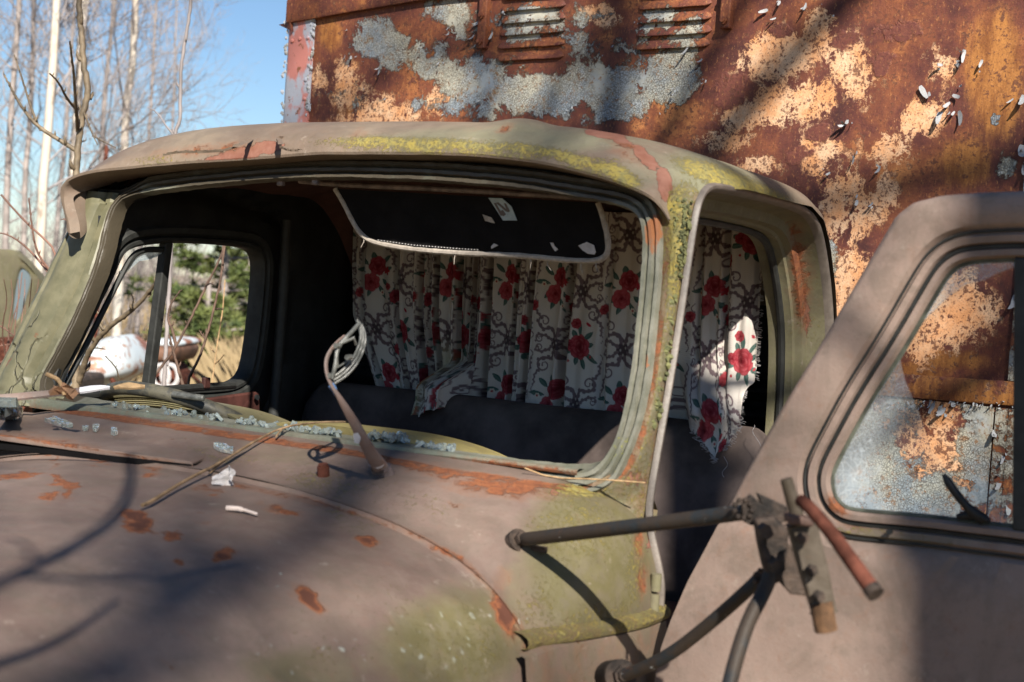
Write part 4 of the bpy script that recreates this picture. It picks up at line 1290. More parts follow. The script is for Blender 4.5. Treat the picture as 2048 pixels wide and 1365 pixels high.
# ================================================================== CURTAIN
def rose_tile():
    TWm, THm, res = .27, .285, .0006
    nx, ny = int(TWm / res), int(THm / res)
    X, Y = np.meshgrid(np.arange(nx) * res, np.arange(ny) * res)
    img = np.empty((ny, nx, 3)); img[:] = (.58, .535, .49)
    img *= (.94 + .12 * fbm(X * 30, Y * 30, 4))[..., None]
    def rel(cx, cy): return (X - cx + TWm / 2) % TWm - TWm / 2, (Y - cy + THm / 2) % THm - THm / 2
    def paint(m, c):
        m = np.clip(m, 0, 1)[..., None]; img[:] = img * (1 - m) + np.array(c) * m
    def aa(d, e=.0009): return 1 - np.clip(d / e + .5, 0, 1)
    def stroke(pts, w0, w1, col):
        P = smoothl(np.array(pts, float), 46, 2, False)
        best = np.full(X.shape, 1e9)
        for i in range(len(P) - 1):
            dx, dy = rel(*P[i]); ex, ey = P[i + 1] - P[i]
            t = np.clip((dx * ex + dy * ey) / (ex * ex + ey * ey + 1e-12), 0, 1)
            w = w0 + (w1 - w0) * (i + t) / (len(P) - 1)
            best = np.minimum(best, np.hypot(dx - t * ex, dy - t * ey) - w)
        paint(aa(best), col); paint(aa(np.abs(best + .0011) - .0002) * .55, (.30, .23, .24))
    def spiral(cx, cy, r, a0, turns, sgn):
        t = np.linspace(0, 1, 22)
        return [(cx + r * (1 - .82 * q) * math.cos(a0 + sgn * turns * 2 * math.pi * q), cy + r * (1 - .82 * q) * math.sin(a0 + sgn * turns * 2 * math.pi * q)) for q in t]
    pur = (.165, .12, .13); dk = (.085, .062, .068)
    def scroll(pts, w0, w1):
        stroke(pts, w0, w1, pur)
        P = smoothl(np.array(pts, float), 22, 2, False); T = np.gradient(P, axis=0); T /= np.linalg.norm(T, axis=1)[:, None] + 1e-9
        for i in range(1, 15, 2):
            sgn = 1 if (i // 2) % 2 else -1
            q = P[i] + np.array([-T[i][1], T[i][0]]) * sgn * w0 * 1.05
            ex, ey = rel(*q); c, n_ = T[i]
            paint(aa(np.hypot((ex * c + ey * n_) / 1.7, -ex * n_ + ey * c) - w0 * .62), pur)
        paint(aa(np.hypot(*rel(*P[-1])) - w0 * .5), pur)
    for cx, cy in ((.205, .055), (.07, .20)):
        dx, dy = rel(cx, cy)
        paint(aa(np.abs(dx) ** 1.3 / .018 ** 1.3 + np.abs(dy) ** 1.3 / .026 ** 1.3 - 1, .12), dk)
        for q in range(4):
            ex, ey = rel(cx + (-.007, .007, 0, 0)[q], cy + (-.002, .004, .014, -.014)[q])
            paint(aa(np.hypot(ex, ey * .7) - .0024), (.40, .36, .32))
        for sx, sy in ((-1, -1), (-1, 1), (1, -1), (1, 1)):
            a0 = math.atan2(-sy, -sx)
            scroll([(cx + sx * .006, cy + sy * .018), (cx + sx * .012, cy + sy * .040)] + spiral(cx + sx * .036, cy + sy * .056, .020, a0 + .7 * sx * sy, 1.3, sx * sy), .0046, .0014)
            scroll([(cx + sx * .014, cy + sy * .006), (cx + sx * .032, cy + sy * .020)] + spiral(cx + sx * .050, cy + sy * .012, .012, 2.2 * sy, 1.2, -sx * sy), .0036, .001)
            scroll([(cx + sx * .050, cy + sy * .070), (cx + sx * .062, cy + sy * .084), (cx + sx * .058, cy + sy * .104), (cx + sx * .068, cy + sy * .118), (cx + sx * .060, cy + sy * .128)], .0030, .0009)
    def leaf(cx, cy, a, l, w):
        dx, dy = rel(cx, cy); ca, sa = math.cos(a), math.sin(a)
        t = (dx * ca + dy * sa) / l; s = (-dx * sa + dy * ca)
        ww = w * np.clip(np.sin(np.pi * np.clip(t, 0, 1)) ** .8, 0, 1)
        m = aa(np.abs(s) - ww) * (t > 0) * (t < 1)
        paint(m, (.055, .11, .095)); paint(m * aa(np.abs(s) - .0004) * .7, (.16, .21, .19)); paint(m * (s > 0) * .35, (.13, .18, .16))
    def rose(cx, cy, r, col=(.34, .036, .048)):
        k0 = cx * 77 + cy * 31
        for ringn, (rr_, pr, n_) in enumerate(((.62, .46, 7), (.38, .40, 5), (.14, .32, 3))):
            for q in range(n_):
                a = k0 + q * 6.283 / n_ + ringn * .6
                ex, ey = rel(cx + math.cos(a) * r * rr_, cy + math.sin(a) * r * rr_)
                d = np.hypot(ex, ey) / (r * pr)
                m = aa((d - 1) * r * pr)
                out = (ex * math.cos(a) + ey * math.sin(a)) / (r * pr)
                paint(m, tuple(c * (.80 - .12 * ringn) for c in col))
                paint(m * sstep(.1, 1.0, out) * .55, (.50, .12, .14))
                paint(m * sstep(.0, -.9, out) * .7, (.13, .008, .018))
                paint(m * sstep(.80, .98, d) * .6, (.16, .01, .022))
        ex, ey = rel(cx, cy); paint(aa(np.hypot(ex, ey) - r * .13), (.14, .008, .015))
    def cluster(cx, cy, two):
        for q in range(10):
            a = q * .68 + .3 + cx * 20
            rr = .026 if not two else .036
            leaf(cx + math.cos(a) * rr * .7, cy + math.sin(a) * rr * .9, a + .25 * math.sin(q * 3), .026 + .010 * (q % 3), .0066)
        if two:
            rose(cx - .011, cy - .024, .024, (.47, .07, .085)); rose(cx + .008, cy + .020, .025)
            for q in range(5):
                a = q * 2 * math.pi / 5; ex, ey = rel(cx + .039, cy + .008)
                u_ = ex * math.cos(a) + ey * math.sin(a); w_ = -ex * math.sin(a) + ey * math.cos(a)
                paint(aa(np.hypot((u_ - .006) / 1.8, w_) - .0036), (.40, .03, .045))
            rose(cx + .044, cy - .034, .0095, (.44, .06, .07))
            for ox, oy in ((.022, -.052), (-.044, .0)):
                for q in range(6):
                    a = q * math.pi / 3; ex, ey = rel(cx + ox + .005 * math.cos(a), cy + oy + .005 * math.sin(a)); paint(aa(np.hypot(ex, ey) - .0025), (.64, .56, .46))
                ex, ey = rel(cx + ox, cy + oy); paint(aa(np.hypot(ex, ey) - .0028), (.36, .05, .05))
        else:
            rose(cx, cy, .030)
            rose(cx - .028, cy + .004, .014, (.36, .03, .045)); rose(cx - .012, cy + .058, .013)
            ex, ey = rel(cx + .026, cy + .058); paint(aa(np.hypot(ex * .8 - ey * .6, (ex * .6 + ey * .8) * 2.2) - .008), (.36, .03, .05))
            for ox, oy in ((.034, -.022), (-.03, -.036)):
                ex, ey = rel(cx + ox, cy + oy); paint(aa(np.hypot(ex, ey) - .0034), (.38, .05, .06))
    cluster(.07, .065, True); cluster(.205, .20, False); rose(.138, .150, .015, (.36, .04, .05)); rose(.002, .012, .013, (.36, .04, .05)); rose(.14, .005, .018, (.33, .035, .05))
    for q in range(8): leaf(.138, .150, q * .79, .022, .0045); leaf(.14, .005, q * .79 + .3, .026, .005)
    rose(.138, .150, .015, (.36, .04, .05)); rose(.14, .005, .018, (.33, .035, .05))
    return img, TWm, THm


tile, TWm, THm = rose_tile()
NA, NT = 900, 270
a = np.linspace(0, 1, NA)
xp = 695 + (1527 - 695) * a
u_top = np.array([onv(x, 455, 1.05)[0] for x in xp])
zb_x = [695, 760, 870, 893, 912, 930, 950, 985, 1010, 1100, 1240, 1340, 1378, 1400, 1425, 1450, 1472, 1495, 1510, 1527]
zb_y = [800, 800, 806, 806, 834, 842, 832, 812, 812, 816, 836, 850, 850, 862, 885, 916, 888, 850, 800, 772]
dr = np.maximum(sstep(896, 916, xp) * sstep(985, 955, xp), sstep(1372, 1398, xp))
zb = np.array([onv(x, np.interp(x, zb_x, zb_y), 1.06 - .17 * d)[2] for x, d in zip(xp, dr)])
zb += .004 * (vnoise(a * 300, a * 0, 6) - .5) * dr
fr_ = np.interp(xp, [695, 760, 860, 960, 1020, 1120, 1250, 1360, 1400, 1527], [12, 13, 20, 26, 19, 12, 9, 8, 14, 12])
phase = np.cumsum(fr_) / NA * 2 * np.pi
phase = phase + .9 * np.sin(phase * .37) + .5 * np.sin(phase * .61 + 1)
amp = np.interp(xp, [695, 740, 860, 1000, 1130, 1260, 1527], [.018, .024, .036, .034, .026, .017, .012])
amp = np.where(xp > 1370, .017, amp)
amp = amp * (.65 + .7 * vnoise(a * 14, a * 0 + 3, 12))
t = np.linspace(0, 1, NT)
A2, T2 = np.meshgrid(a, t)
ztop = 1.925
Z2 = ztop + (zb[None, :] - ztop) * T2
# left hem swings in towards the bottom; gather in the middle
xl = np.interp(Z2[:, 0], [1.42, 1.52, 1.62, 1.75, 1.93], [768, 738, 708, 700, 696])
U2 = np.empty_like(Z2)
for i in range(NT):
    w = (1 - a) ** 6
    U2[i] = u_top + (onv(xl[i], 600, 1.05)[0] - u_top[0]) * w
ug = np.interp(928, xp, u_top)
pull = sstep(.55, 1.0, T2) * np.exp(-((U2 - ug) / .06) ** 2) * .35
U2 = U2 + (ug - U2) * pull
phs = phase[None, :] + .5 * np.sin(T2 * 3 + A2 * 9) + .25 * (vnoise(A2 * 12, T2 * 3, 5) - .5)
pm_ = np.mod(phs, 2 * np.pi) - np.pi
fold = .35 * np.sin(phs * .5 + 1) + .22 * np.cos(pm_) + .10 * np.sin(2.7 * phs) - 1.5 * np.exp(-(pm_ / .42) ** 2)
ampt = amp[None, :] * (.75 + .4 * T2)
V2 = 1.055 - ampt * fold
U2 = U2 + ampt * .55 * np.sin(pm_) * np.exp(-(pm_ / .9) ** 2) * np.clip(amp[None, :] / .016, 0, 1)
drp = dr[None, :] * np.where(xp[None, :] < 1200, sstep(1.53, 1.45, Z2), sstep(1.585, 1.455, Z2))
V2 = V2 * (1 - drp) + drp * (.872 - .006 * fold - .05 * sstep(1.44, 1.30, Z2))
V2 -= .03 * dr[None, :] * np.exp(-((Z2 - 1.50) / .05) ** 2) * (xp[None, :] > 1200)
ud_ = np.array([onv(x, np.interp(x, zb_x, zb_y), 1.06 - .17 * d)[0] for x, d in zip(xp, dr)])
U2 += (ud_ - u_top)[None, :] * sstep(1.60, 1.42, Z2) * (dr[None, :] > 0) * (xp[None, :] > 1200)
U2 += .012 * drp * np.sin((Z2 - 1.45) * 30) * (xp[None, :] > 1200)
V2 += .006 * (fbm(A2 * 9, T2 * 6, 77) - .5)
mid = NT // 2
ds = np.hypot(np.gradient(U2[mid]), np.gradient(V2[mid]))
sarc = np.cumsum(ds)
Sx = np.broadcast_to(sarc[None, :], Z2.shape) + .01 * (vnoise(A2 * 6, T2 * 4, 3) - .5)
Ty = Z2 + .004 * fold
ix = (((Sx - .02) % TWm) / TWm * tile.shape[1]).astype(int) % tile.shape[1]
iy = (((Ty - 1.385) % THm) / THm * tile.shape[0]).astype(int) % tile.shape[0]
colr = tile[iy, ix]
grime = fbm(A2 * 6, T2 * 3, 50)
colr = colr * (1 - .22 * sstep(.5, .8, grime))[..., None]
gm_ = np.exp(-((xp - 905) / 26) ** 2)[None, :] * sstep(.62, .8, T2)
colr = colr * (1 - gm_[..., None] * .6) + np.array([.28, .26, .10]) * gm_[..., None] * .6
rgba = np.concatenate([colr, np.ones_like(colr[..., :1])], -1).reshape(-1, 4)
cb = NB('floral_curtain_cloth')
wv = cb.new('ShaderNodeTexWave'); wv.inputs['Scale'].default_value = 130; cb.put(wv.inputs['Vector'], cb.co); wv.wave_type = 'BANDS'; wv.bands_direction = 'DIAGONAL'
wv2 = cb.new('ShaderNodeTexWave'); wv2.inputs['Scale'].default_value = 150; cb.put(wv2.inputs['Vector'], cb.co); wv2.bands_direction = 'Z'
weave = cb.mul(wv.outputs['Fac'], wv2.outputs['Fac'])
ccol = cb.mix(cb.mul(cb.ss(.2, .6, weave), .22), cb.acol('print'), (.20, .17, .15), 'MULTIPLY')
cm = cb.fin(ccol, .95, cb.bump(weave, .4, .0012), 0, .15)
V = np.stack([U2, V2, Z2], -1).reshape(-1, 3)
keep = None
cur = mk('curtain', from_t(V) - TO, gridf(NT, NA), cm, None, ang=0, attrs=dict(print=rgba), loc=tuple(TO))
sd = cur.modifiers.new('thickness', 'SOLIDIFY'); sd.thickness = .0012
tag(cur, 'floral curtain of red roses and brown scrolls hanging behind the seat in the cab', 'curtain')
mb = MB()
def thread(p, q, sag=.01, r=.0004):
    p, q = np.array(p), np.array(q); t_ = np.linspace(0, 1, 10)[:, None]
    P = p + (q - p) * t_ + np.array([.006, 0, 0]) * np.sin(t_ * 7 + p[0] * 50) + np.array([0, -.004, -sag]) * np.sin(t_ * np.pi)
    mb.tube(from_t(P) - TO, r, 4)
for i in range(60):
    tt_ = rng.uniform(.2, .98); r_ = int(tt_ * (NT - 1)); p = np.array([U2[r_, -1], V2[r_, -1], Z2[r_, -1]])
    thread(p, p + np.array([rng.uniform(.004, .014), rng.uniform(-.008, .004), rng.uniform(-.012, .006)]), 0)
for i in range(60):
    j = int(np.interp(rng.uniform(1400, 1520), xp, np.arange(NA))); p = np.array([U2[-1, j], V2[-1, j], Z2[-1, j]])
    thread(p, p + np.array([rng.uniform(-.004, .008), rng.uniform(-.006, 0), rng.uniform(-.016, -.003)]), 0)
p = onv(1452, 914, .86); thread(p, p + np.array([.004, -.01, -.045]), 0, .0006)
p = onv(1504, 850, .88); thread(p, p + np.array([.025, -.01, -.055]), -.01, .0006)
fz = mb.build('frayed_thread', M['white_bits'], cur); fz['kind'] = 'stuff'

# ================================================================== LOOSE THINGS ON THE COWL
def shard(pts, th=.006, seed=0, lift=.0, cells=True):
    """a piece of toughened glass, broken into little cubes but still holding together"""
    r_ = np.random.default_rng(seed)
    P = np.array([surf_hit(x, y) for x, y in pts]); P[:, 2] += .002 + lift
    c = P.mean(0)
    mb = MB()
    # cut its outline into cells
    n = max(3, int(len(P)))
    R = resample(P, 14)
    lay = [c + (R - c) * k for k in (1.0, .62, .28)]
    def prism(Q):
        Q = np.asarray(Q); cc = Q.mean(0); Q = cc + (Q - cc) * .93
        h = th * r_.uniform(.7, 1.3); tilt = (r_.random(3) - .5) * .25
        up = np.array([tilt[0] * th, tilt[1] * th, h]); m = len(Q)
        V = np.vstack([Q, Q + up + (r_.random((m, 3)) - .5) * .0015])
        mb.add(V, [tuple(range(m))[::-1], tuple(range(m, 2 * m))] + gridf(2, m, cu=True))
    for A_, B_ in ((lay[0], lay[1]), (lay[1], lay[2])):
        for i in range(0, 14, 1):
            j = (i + 1) % 14
            prism([A_[i], A_[j], B_[j], B_[i]])
    prism(lay[2][::2])
    return mb
SH = [([(-20, 815), (10, 808), (36, 818), (40, 832), (20, 845), (-10, 842)], 'bluish broken glass lump at the left end of the windscreen sill'),
      ([(8, 838), (28, 826), (46, 834), (44, 848), (30, 851), (12, 848)], 'greenish glass lump just below the bluish one on the cowl'),
      ([(88, 846), (104, 843), (138, 849), (146, 857), (136, 860), (110, 854)], 'long thin glass splinter on the cowl flap'),
      ([(184, 858), (194, 856), (199, 863), (193, 867), (186, 866)], 'small glass crumb in the middle of the cowl flap'),
      ([(222, 866), (232, 866), (236, 872), (228, 875), (221, 871)], 'small glass crumb nearest the flap corner'),
      ([(426, 897), (445, 895), (468, 904), (466, 911), (446, 908), (430, 902)], 'flat glass splinter beside the dry stalk'),
      ([(164, 861), (174, 860), (176, 864), (167, 865)], 'tiny white glass crumb on the cowl flap')]
for i, (pts, lab) in enumerate(SH):
    o = shard(pts, .007 if i > 1 else .016, i).build('glass_shard', M['shard'], None, smooth=False)
    o.data.transform(Matrix.Rotation(-TA, 4, 'Z')); o.location = tuple(TO)
    tag(o, lab, 'glass shard', 'broken windscreen glass on the cowl')
def sill_glass(x0, x1, n, lab, seed, v0=.0, v1=.05, zz=1.419):
    r_ = np.random.default_rng(seed); mb = MB()
    for i in range(n):
        x = r_.uniform(x0, x1)
        yb = np.interp(x, [100, 450, 640, 870, 1060], [795, 846, 866, 912, 945])
        q = onv(x, yb, r_.uniform(v0, v1)); q[2] = zz + r_.uniform(0, .006)
        s = r_.uniform(.0022, .005); A_ = r_.normal(size=(3, 3)); Q_, _ = np.linalg.qr(A_)
        mb.box(q, Q_, (s * r_.uniform(.7, 2.2), s, s * .7))
    o = mb.build('glass_crumbs', M['shard'], None, smooth=False); o['kind'] = 'stuff'
    o.data.transform(Matrix.Rotation(-TA, 4, 'Z')); o.location = tuple(TO)
    return tag(o, lab, 'glass crumbs')
sill_glass(228, 300, 14, 'row of glass crumbs on the sill below the instrument hood', 21)
sill_glass(318, 360, 12, 'square glass crumbs at the middle of the instrument hood', 22)
sill_glass(365, 440, 14, 'glass crumbs where the instrument hood ends', 23)
sill_glass(470, 560, 22, 'glass crumbs on the sill left of the wiper stalk end', 24)
sill_glass(570, 680, 46, 'spread of glass crumbs on the sill beside the upright wiper', 25)
sill_glass(735, 815, 60, 'largest heap of glass crumbs on the mustard dash', 26, .01, .06, 1.424)
sill_glass(835, 905, 26, 'glass crumbs on the sloping end of the mustard dash', 27, .0, .05, 1.417)


def top_tube(name, ptsq, rad, mat, lab, cat, group=None, n=40, sides=8, extra=()):
    mb = MB(); P = smoothl(np.array(ptsq), n, 1, False); mb.tube(P, rad, sides)
    for e, r in extra: mb.tube(smoothl(np.array(e), 14, 1, False), r, 6)
    o = mb.build(name, mat, None)
    o.data.transform(Matrix.Rotation(-TA, 4, 'Z')); o.location = tuple(TO)
    return tag(o, lab, cat, group)
def sh(x, y, l=.006):
    q = surf_hit(x, y); q[2] += l; return q
top_tube('dry_stalk', [sh(690, 868, .022), sh(640, 866, .02), sh(566, 870, .016), sh(500, 905, .016), sh(440, 940, .012), sh(370, 978, .014), sh(300, 1018, .01), sh(284, 1022, .008)], np.linspace(.0017, .0031, 40), M['stalk'],
         'dry brown stalk lying across the cowl and bonnet', 'stalk', extra=[([sh(500, 905, .014), sh(470, 920, .012), sh(440, 938, .009), sh(420, 955, .008)], .002), ([sh(566, 872, .016), sh(556, 880, .012), sh(552, 884, .01)], .002)])
top_tube('straw', [sh(1048, 953, .014), onv(1100, 956, -.012), onv(1200, 959, -.03), onv(1290, 966, -.03)], .0013, M['straw'], 'pale straw stretched across the foot of the near pillar', 'straw')
top_tube('dry_twig', [sh(452, 1022, .004), sh(480, 1026, .006), sh(514, 1034, .004)], [.004] * 20 + [.0025] * 20, simple('bleached_twig', (.5, .42, .38), .8, .2, 60), 'short bleached twig on the bonnet below the stalk', 'twig')
top_tube('dry_twig', [sh(128, 812, .02), sh(120, 800, .03), sh(112, 790, .03), sh(90, 792, .04)], .004, M['straw'], 'crumpled straw coloured leaf stem at the sill under the far wiper', 'twig')
# papery flake standing on the hood edge
r5 = np.random.default_rng(15)
q0_ = sh(424, 970, .001); q1_ = sh(470, 974, .001); up_ = np.array([.004, .012, .034])
V = []
for i in range(7):
    for j in range(9):
        t_, w_ = i / 6, j / 8
        top_ = 1 - .55 * abs(w_ - .55) ** 1.3 * 2
        V.append(q0_ + (q1_ - q0_) * (w_ * (1 - .35 * t_) + .12 * t_) + up_ * t_ * top_ + np.array([0, -.008 * math.sin(w_ * 7 + t_ * 3), .002 * math.sin(w_ * 9)]) + (r5.random(3) - .5) * .004)
F = gridf(7, 9)
o = mk('paper_scrap', V, F, M['white_bits'], None, smooth=False); o.data.transform(Matrix.Rotation(-TA, 4, 'Z')); o.location = tuple(TO)
tag(o, 'white papery scrap standing on the bonnet edge beside the stalk', 'paper scrap')
r_ = np.random.default_rng(5)
mb = MB()
for cx, cy in ((112, 800), (128, 796), (138, 806)):
    c_ = sh(cx, cy, .018); n_ = 9
    P = [c_ + np.array([math.cos(a_) * .018 * r_.uniform(.6, 1.2), r_.uniform(-.008, .008), math.sin(a_) * .013 * r_.uniform(.6, 1.3)]) for a_ in np.arange(n_) / n_ * 6.283]
    mb.add(P + [c_ + np.array([0, -.008, .002])], [(i, (i + 1) % n_, n_) for i in range(n_)])
o = mb.build('dry_leaf', M['leaf'], None, smooth=False); o.data.transform(Matrix.Rotation(-TA, 4, 'Z')); o.location = tuple(TO)
tag(o, 'curled brown leaf caught on the sill near the far pillar', 'leaf')

# ================================================================== RUSTED BOX BODY
BA = math.radians(36)
BL = np.array([math.cos(BA), -math.sin(BA), 0]); BB = np.array([math.sin(BA), math.cos(BA), 0])
BP = EYE + ray(1700, 600) * 3.7
BO = np.array([BP[0], BP[1], 0])
boxo = empty('box_body', BO, -BA)
tag(boxo, 'tall rusted box body with peeling grey paint standing behind the cab', 'truck body')
def onb(x, y, off=0.0):
    h = hit(x, y, BO + BB * off, BB); d = h - BO; return np.array([d @ BL, d @ BB, h[2]])
def from_b(Q): Q = np.asarray(Q, float); return BO + Q[..., 0:1] * BL + Q[..., 1:2] * BB + Q[..., 2:3] * ZZ
def bkid(name, V, F, mat=None, attrs=None, **k): return mk(name, V, F, mat or M['box'], boxo, attrs=attrs, **k)
PAINT = [(1040, 110, 430, 140, 0, .41), (690, 180, 90, 90, 0, .34), (1000, 210, 330, 40, 0, .56), (1060, 60, 110, 80, 0, .56), (1350, 60, 100, 70, 0, .58), (760, 85, 95, 60, 20, .75), (900, 20, 80, 50, 0, .62), (950, 160, 110, 80, 0, .72), (1080, 190, 150, 55, 0, .85), (1200, 175, 110, 70, 0, .8), (1335, 165, 90, 70, -10, .85), (1240, 215, 110, 40, -10, .75), (1290, 60, 30, 60, 0, .55),
         (860, 140, 50, 40, 0, .6), (1160, 90, 60, 40, 0, .55), (900, 210, 50, 24, 0, .55), (1990, 240, 14, 18, 0, .7), (2010, 330, 40, 40, 0, .66), (1660, 520, 24, 60, 0, .6), (1210, 30, 40, 30, 0, .5), (700, 120, 30, 30, 0, .48)]
PEACH = [(760, 230, 130, 40, 0, .5), (690, 160, 40, 60, 0, .5), (1200, 30, 60, 30, 0, .5), (880, 200, 60, 40, 0, .45), (700, 190, 60, 60, 20, .45), (800, 245, 50, 40, 0, .6), (640, 160, 30, 40, 0, .4), (760, 215, 40, 40, 0, .5), (1560, 110, 110, 60, -15, .66), (1640, 60, 60, 60, 0, .5), (1700, 130, 60, 110, -30, .55), (1480, 235, 60, 40, -15, .62), (1545, 215, 60, 60, 0, .6),
         (1640, 300, 60, 80, 0, .5), (1620, 200, 80, 60, 0, .58), (1690, 420, 80, 110, 10, .58), (1700, 580, 60, 110, 15, .62), (1840, 240, 70, 50, -25, .62), (1780, 300, 70, 50, 0, .5), (1850, 540, 60, 80, 0, .4), (1900, 620, 90, 110, 0, .62), (1760, 400, 60, 60, 0, .5), (1840, 690, 60, 60, 0, .6),
         (1450, 280, 70, 30, 0, .52), (1520, 330, 60, 30, 0, .5), (1880, 130, 60, 60, 0, .4), (1960, 620, 60, 80, 0, .5)]
MAROON = [(1460, 180, 55, 70, 20, .72), (1430, 250, 50, 30, 0, .5), (1700, 80, 60, 45, 0, .62), (1800, 60, 90, 50, 0, .6), (1560, 60, 40, 30, 0, .6), (1640, 265, 60, 30, -20, .66), (1600, 310, 60, 40, -40, .6), (1760, 130, 60, 50, 0, .55), (1880, 330, 50, 40, 0, .5), (1500, 320, 60, 30, 0, .55),
          (900, 150, 40, 70, 0, .5), (1180, 235, 70, 20, 0, .5), (830, 180, 50, 50, 0, .5), (700, 90, 60, 60, 0, .4), (1740, 640, 40, 40, 0, .5), (1830, 590, 30, 40, 0, .5)]
ORANGE = [(660, 70, 40, 60, 0, .75), (690, 220, 50, 40, 0, .6), (1000, 100, 50, 40, 0, .5), (870, 115, 30, 60, 0, .6), (1990, 150, 90, 200, 0, .85), (1930, 330, 90, 90, 0, .75), (1830, 200, 40, 50, 0, .5), (1760, 740, 200, 30, 4, .85), (1900, 720, 150, 40, 4, .7), (1850, 40, 60, 40, 0, .5), (1770, 700, 60, 60, 0, .5), (650, 250, 60, 30, 0, .6)]
def battrs(V, paint=1.0, extra=None):
    px, py = pix(from_b(V))
    def soft(L): return blobs(px, py, L, (.1, 1.5))
    d = dict(paint=np.clip(soft(PAINT) * paint, 0, 1), peach=soft(PEACH), maroon=soft(MAROON), orange=soft(ORANGE))
    d.update(extra or {})
    return d
sg, zg = np.meshgrid(np.linspace(-2.0, 1.8, 260), np.linspace(.5, 3.4, 200))
V = np.stack([sg, .006 * (fbm(sg * 1.7, zg * 1.7, 61) - .5), zg], -1).reshape(-1, 3)
bkid('front_panel', V, gridf(200, 260), attrs=battrs(V))
# left flank and roof so that the box has its depth
V = np.array([(-2.135, .03, .5), (-2.135, 3.5, .5), (-2.135, 3.5, 3.4), (-2.135, .03, 3.4)])
bkid('side_panel', V, [(0, 1, 2, 3)], smooth=False, attrs=dict(paint=[.5] * 4))
V = np.array([(-2.135, .03, 3.4), (-2.135, 3.5, 3.4), (1.8, 3.5, 3.4), (1.8, 0, 3.4)])
bkid('roof', V, [(0, 1, 2, 3)], smooth=False)
# corner strip with rivets
zc = np.linspace(.5, 3.4, 120)
rows = []
for s, y in ((-2.135, .05), (-2.132, .016), (-2.122, .002), (-2.105, -.006), (-2.06, -.007), (-2.005, -.008), (-1.996, -.007), (-1.995, .004)):
    rows.append(np.c_[np.full(120, s) + .003 * (vnoise(zc * 8, zc * 0, 2) - .5), np.full(120, y), zc])
V, F = loft(rows, False)
cs = bkid('corner_strip', V, F, M['strip']); cs['label'] = 'pink and grey painted corner strip with rivets'
for x, y in ((616, 76), (600, 78), (612, 160), (609, 198), (585, 82)):
    q = onb(x, y, -.008); mb = MB(); mb.tube([q, q + np.array([0, -.003, 0]), q + np.array([0, -.005, 0])], [.0075, .0065, .003], 10); mb.build('rivet', M['strip'], boxo)
# crumbling putty along the strip's edge
mb = MB()
for i in range(70):
    zq = rng.uniform(2.15, 2.75); q = np.array([-1.997 + rng.normal() * .006, -.008, zq]); m = 6; r0 = rng.uniform(.003, .010)
    ring = [q + np.array([math.cos(w) * r0 * rng.uniform(.5, 1.3), 0, math.sin(w) * r0 * rng.uniform(.6, 1.8)]) for w in np.arange(m) / m * 6.283]
    mb.add(ring + [q + np.array([rng.uniform(-.003, .003), -r0 * .8, 0])], [(j, (j + 1) % m, m) for j in range(m)])
for i in range(40):
    zq = rng.uniform(2.15, 2.6); q = np.array([-2.128 + rng.normal() * .005, -.0, zq]); m = 6; r0 = rng.uniform(.003, .009)
    ring = [q + np.array([math.cos(w) * r0 * rng.uniform(.5, 1.3), 0, math.sin(w) * r0 * rng.uniform(.6, 1.8)]) for w in np.arange(m) / m * 6.283]
    mb.add(ring + [q + np.array([-.003, -r0 * .8, 0])], [(j, (j + 1) % m, m) for j in range(m)])
o = mb.build('paint_crust', M['flake'], boxo, smooth=False); o['kind'] = 'stuff'
# top band
tb = [onb(x, y, -.012) for x, y in ((576, 47), (640, 36), (700, 25), (780, 12), (850, 0), (930, -9), (1010, -16), (1400, -45))]
tb = smoothl(np.array(tb), 80, 1, False)
rows = []
for dz, y in ((0, .0), (0.0, -.020), (.008, -.024), (.05, -.024), (.075, -.024), (.082, -.018), (.082, .0)):
    rows.append(np.c_[tb[:, 0], np.full(80, y), tb[:, 2] + dz])
V, F = loft(rows, False)
bkid('top_band', V, F, attrs=battrs(V, .5, dict(orange=np.full(len(V), .45), maroon=np.full(len(V), .35))))
P = [onb(557, 50, .02), onb(580, 44, -.02), onb(582, 62, -.02)]
V = np.vstack([P, np.array(P) + np.array([0, .02, -.002])]); bkid('band_tongue', V, [(0, 1, 2), (5, 4, 3), (0, 3, 4, 1), (1, 4, 5, 2), (2, 5, 3, 0)], smooth=False)
# strap brackets with bolts
for x0, y0, x1, y1 in ((966, -30, 971, 98), (1452, -40, 1458, 58)):
    p, q = onb(x0, y0, -.012), onb(x1, y1, -.012)
    c_ = (p + q) / 2; h_ = abs(p[2] - q[2]) / 2
    mb = MB(); mb.box(c_, np.eye(3), (.016, .012, h_)); bevel(mb.build('strap_bracket', M['box'], boxo, smooth=False), .004)
    for dz in (-h_ + .02, -h_ + .10):
        b0 = c_ + np.array([0, -.012, dz]); mb = MB(); mb.tube([b0, b0 + np.array([0, -.008, 0])], .011, 6); mb.tube([b0 + np.array([0, -.008, 0]), b0 + np.array([0, -.014, 0])], .006, 8); mb.build('bolt', M['box'], boxo)
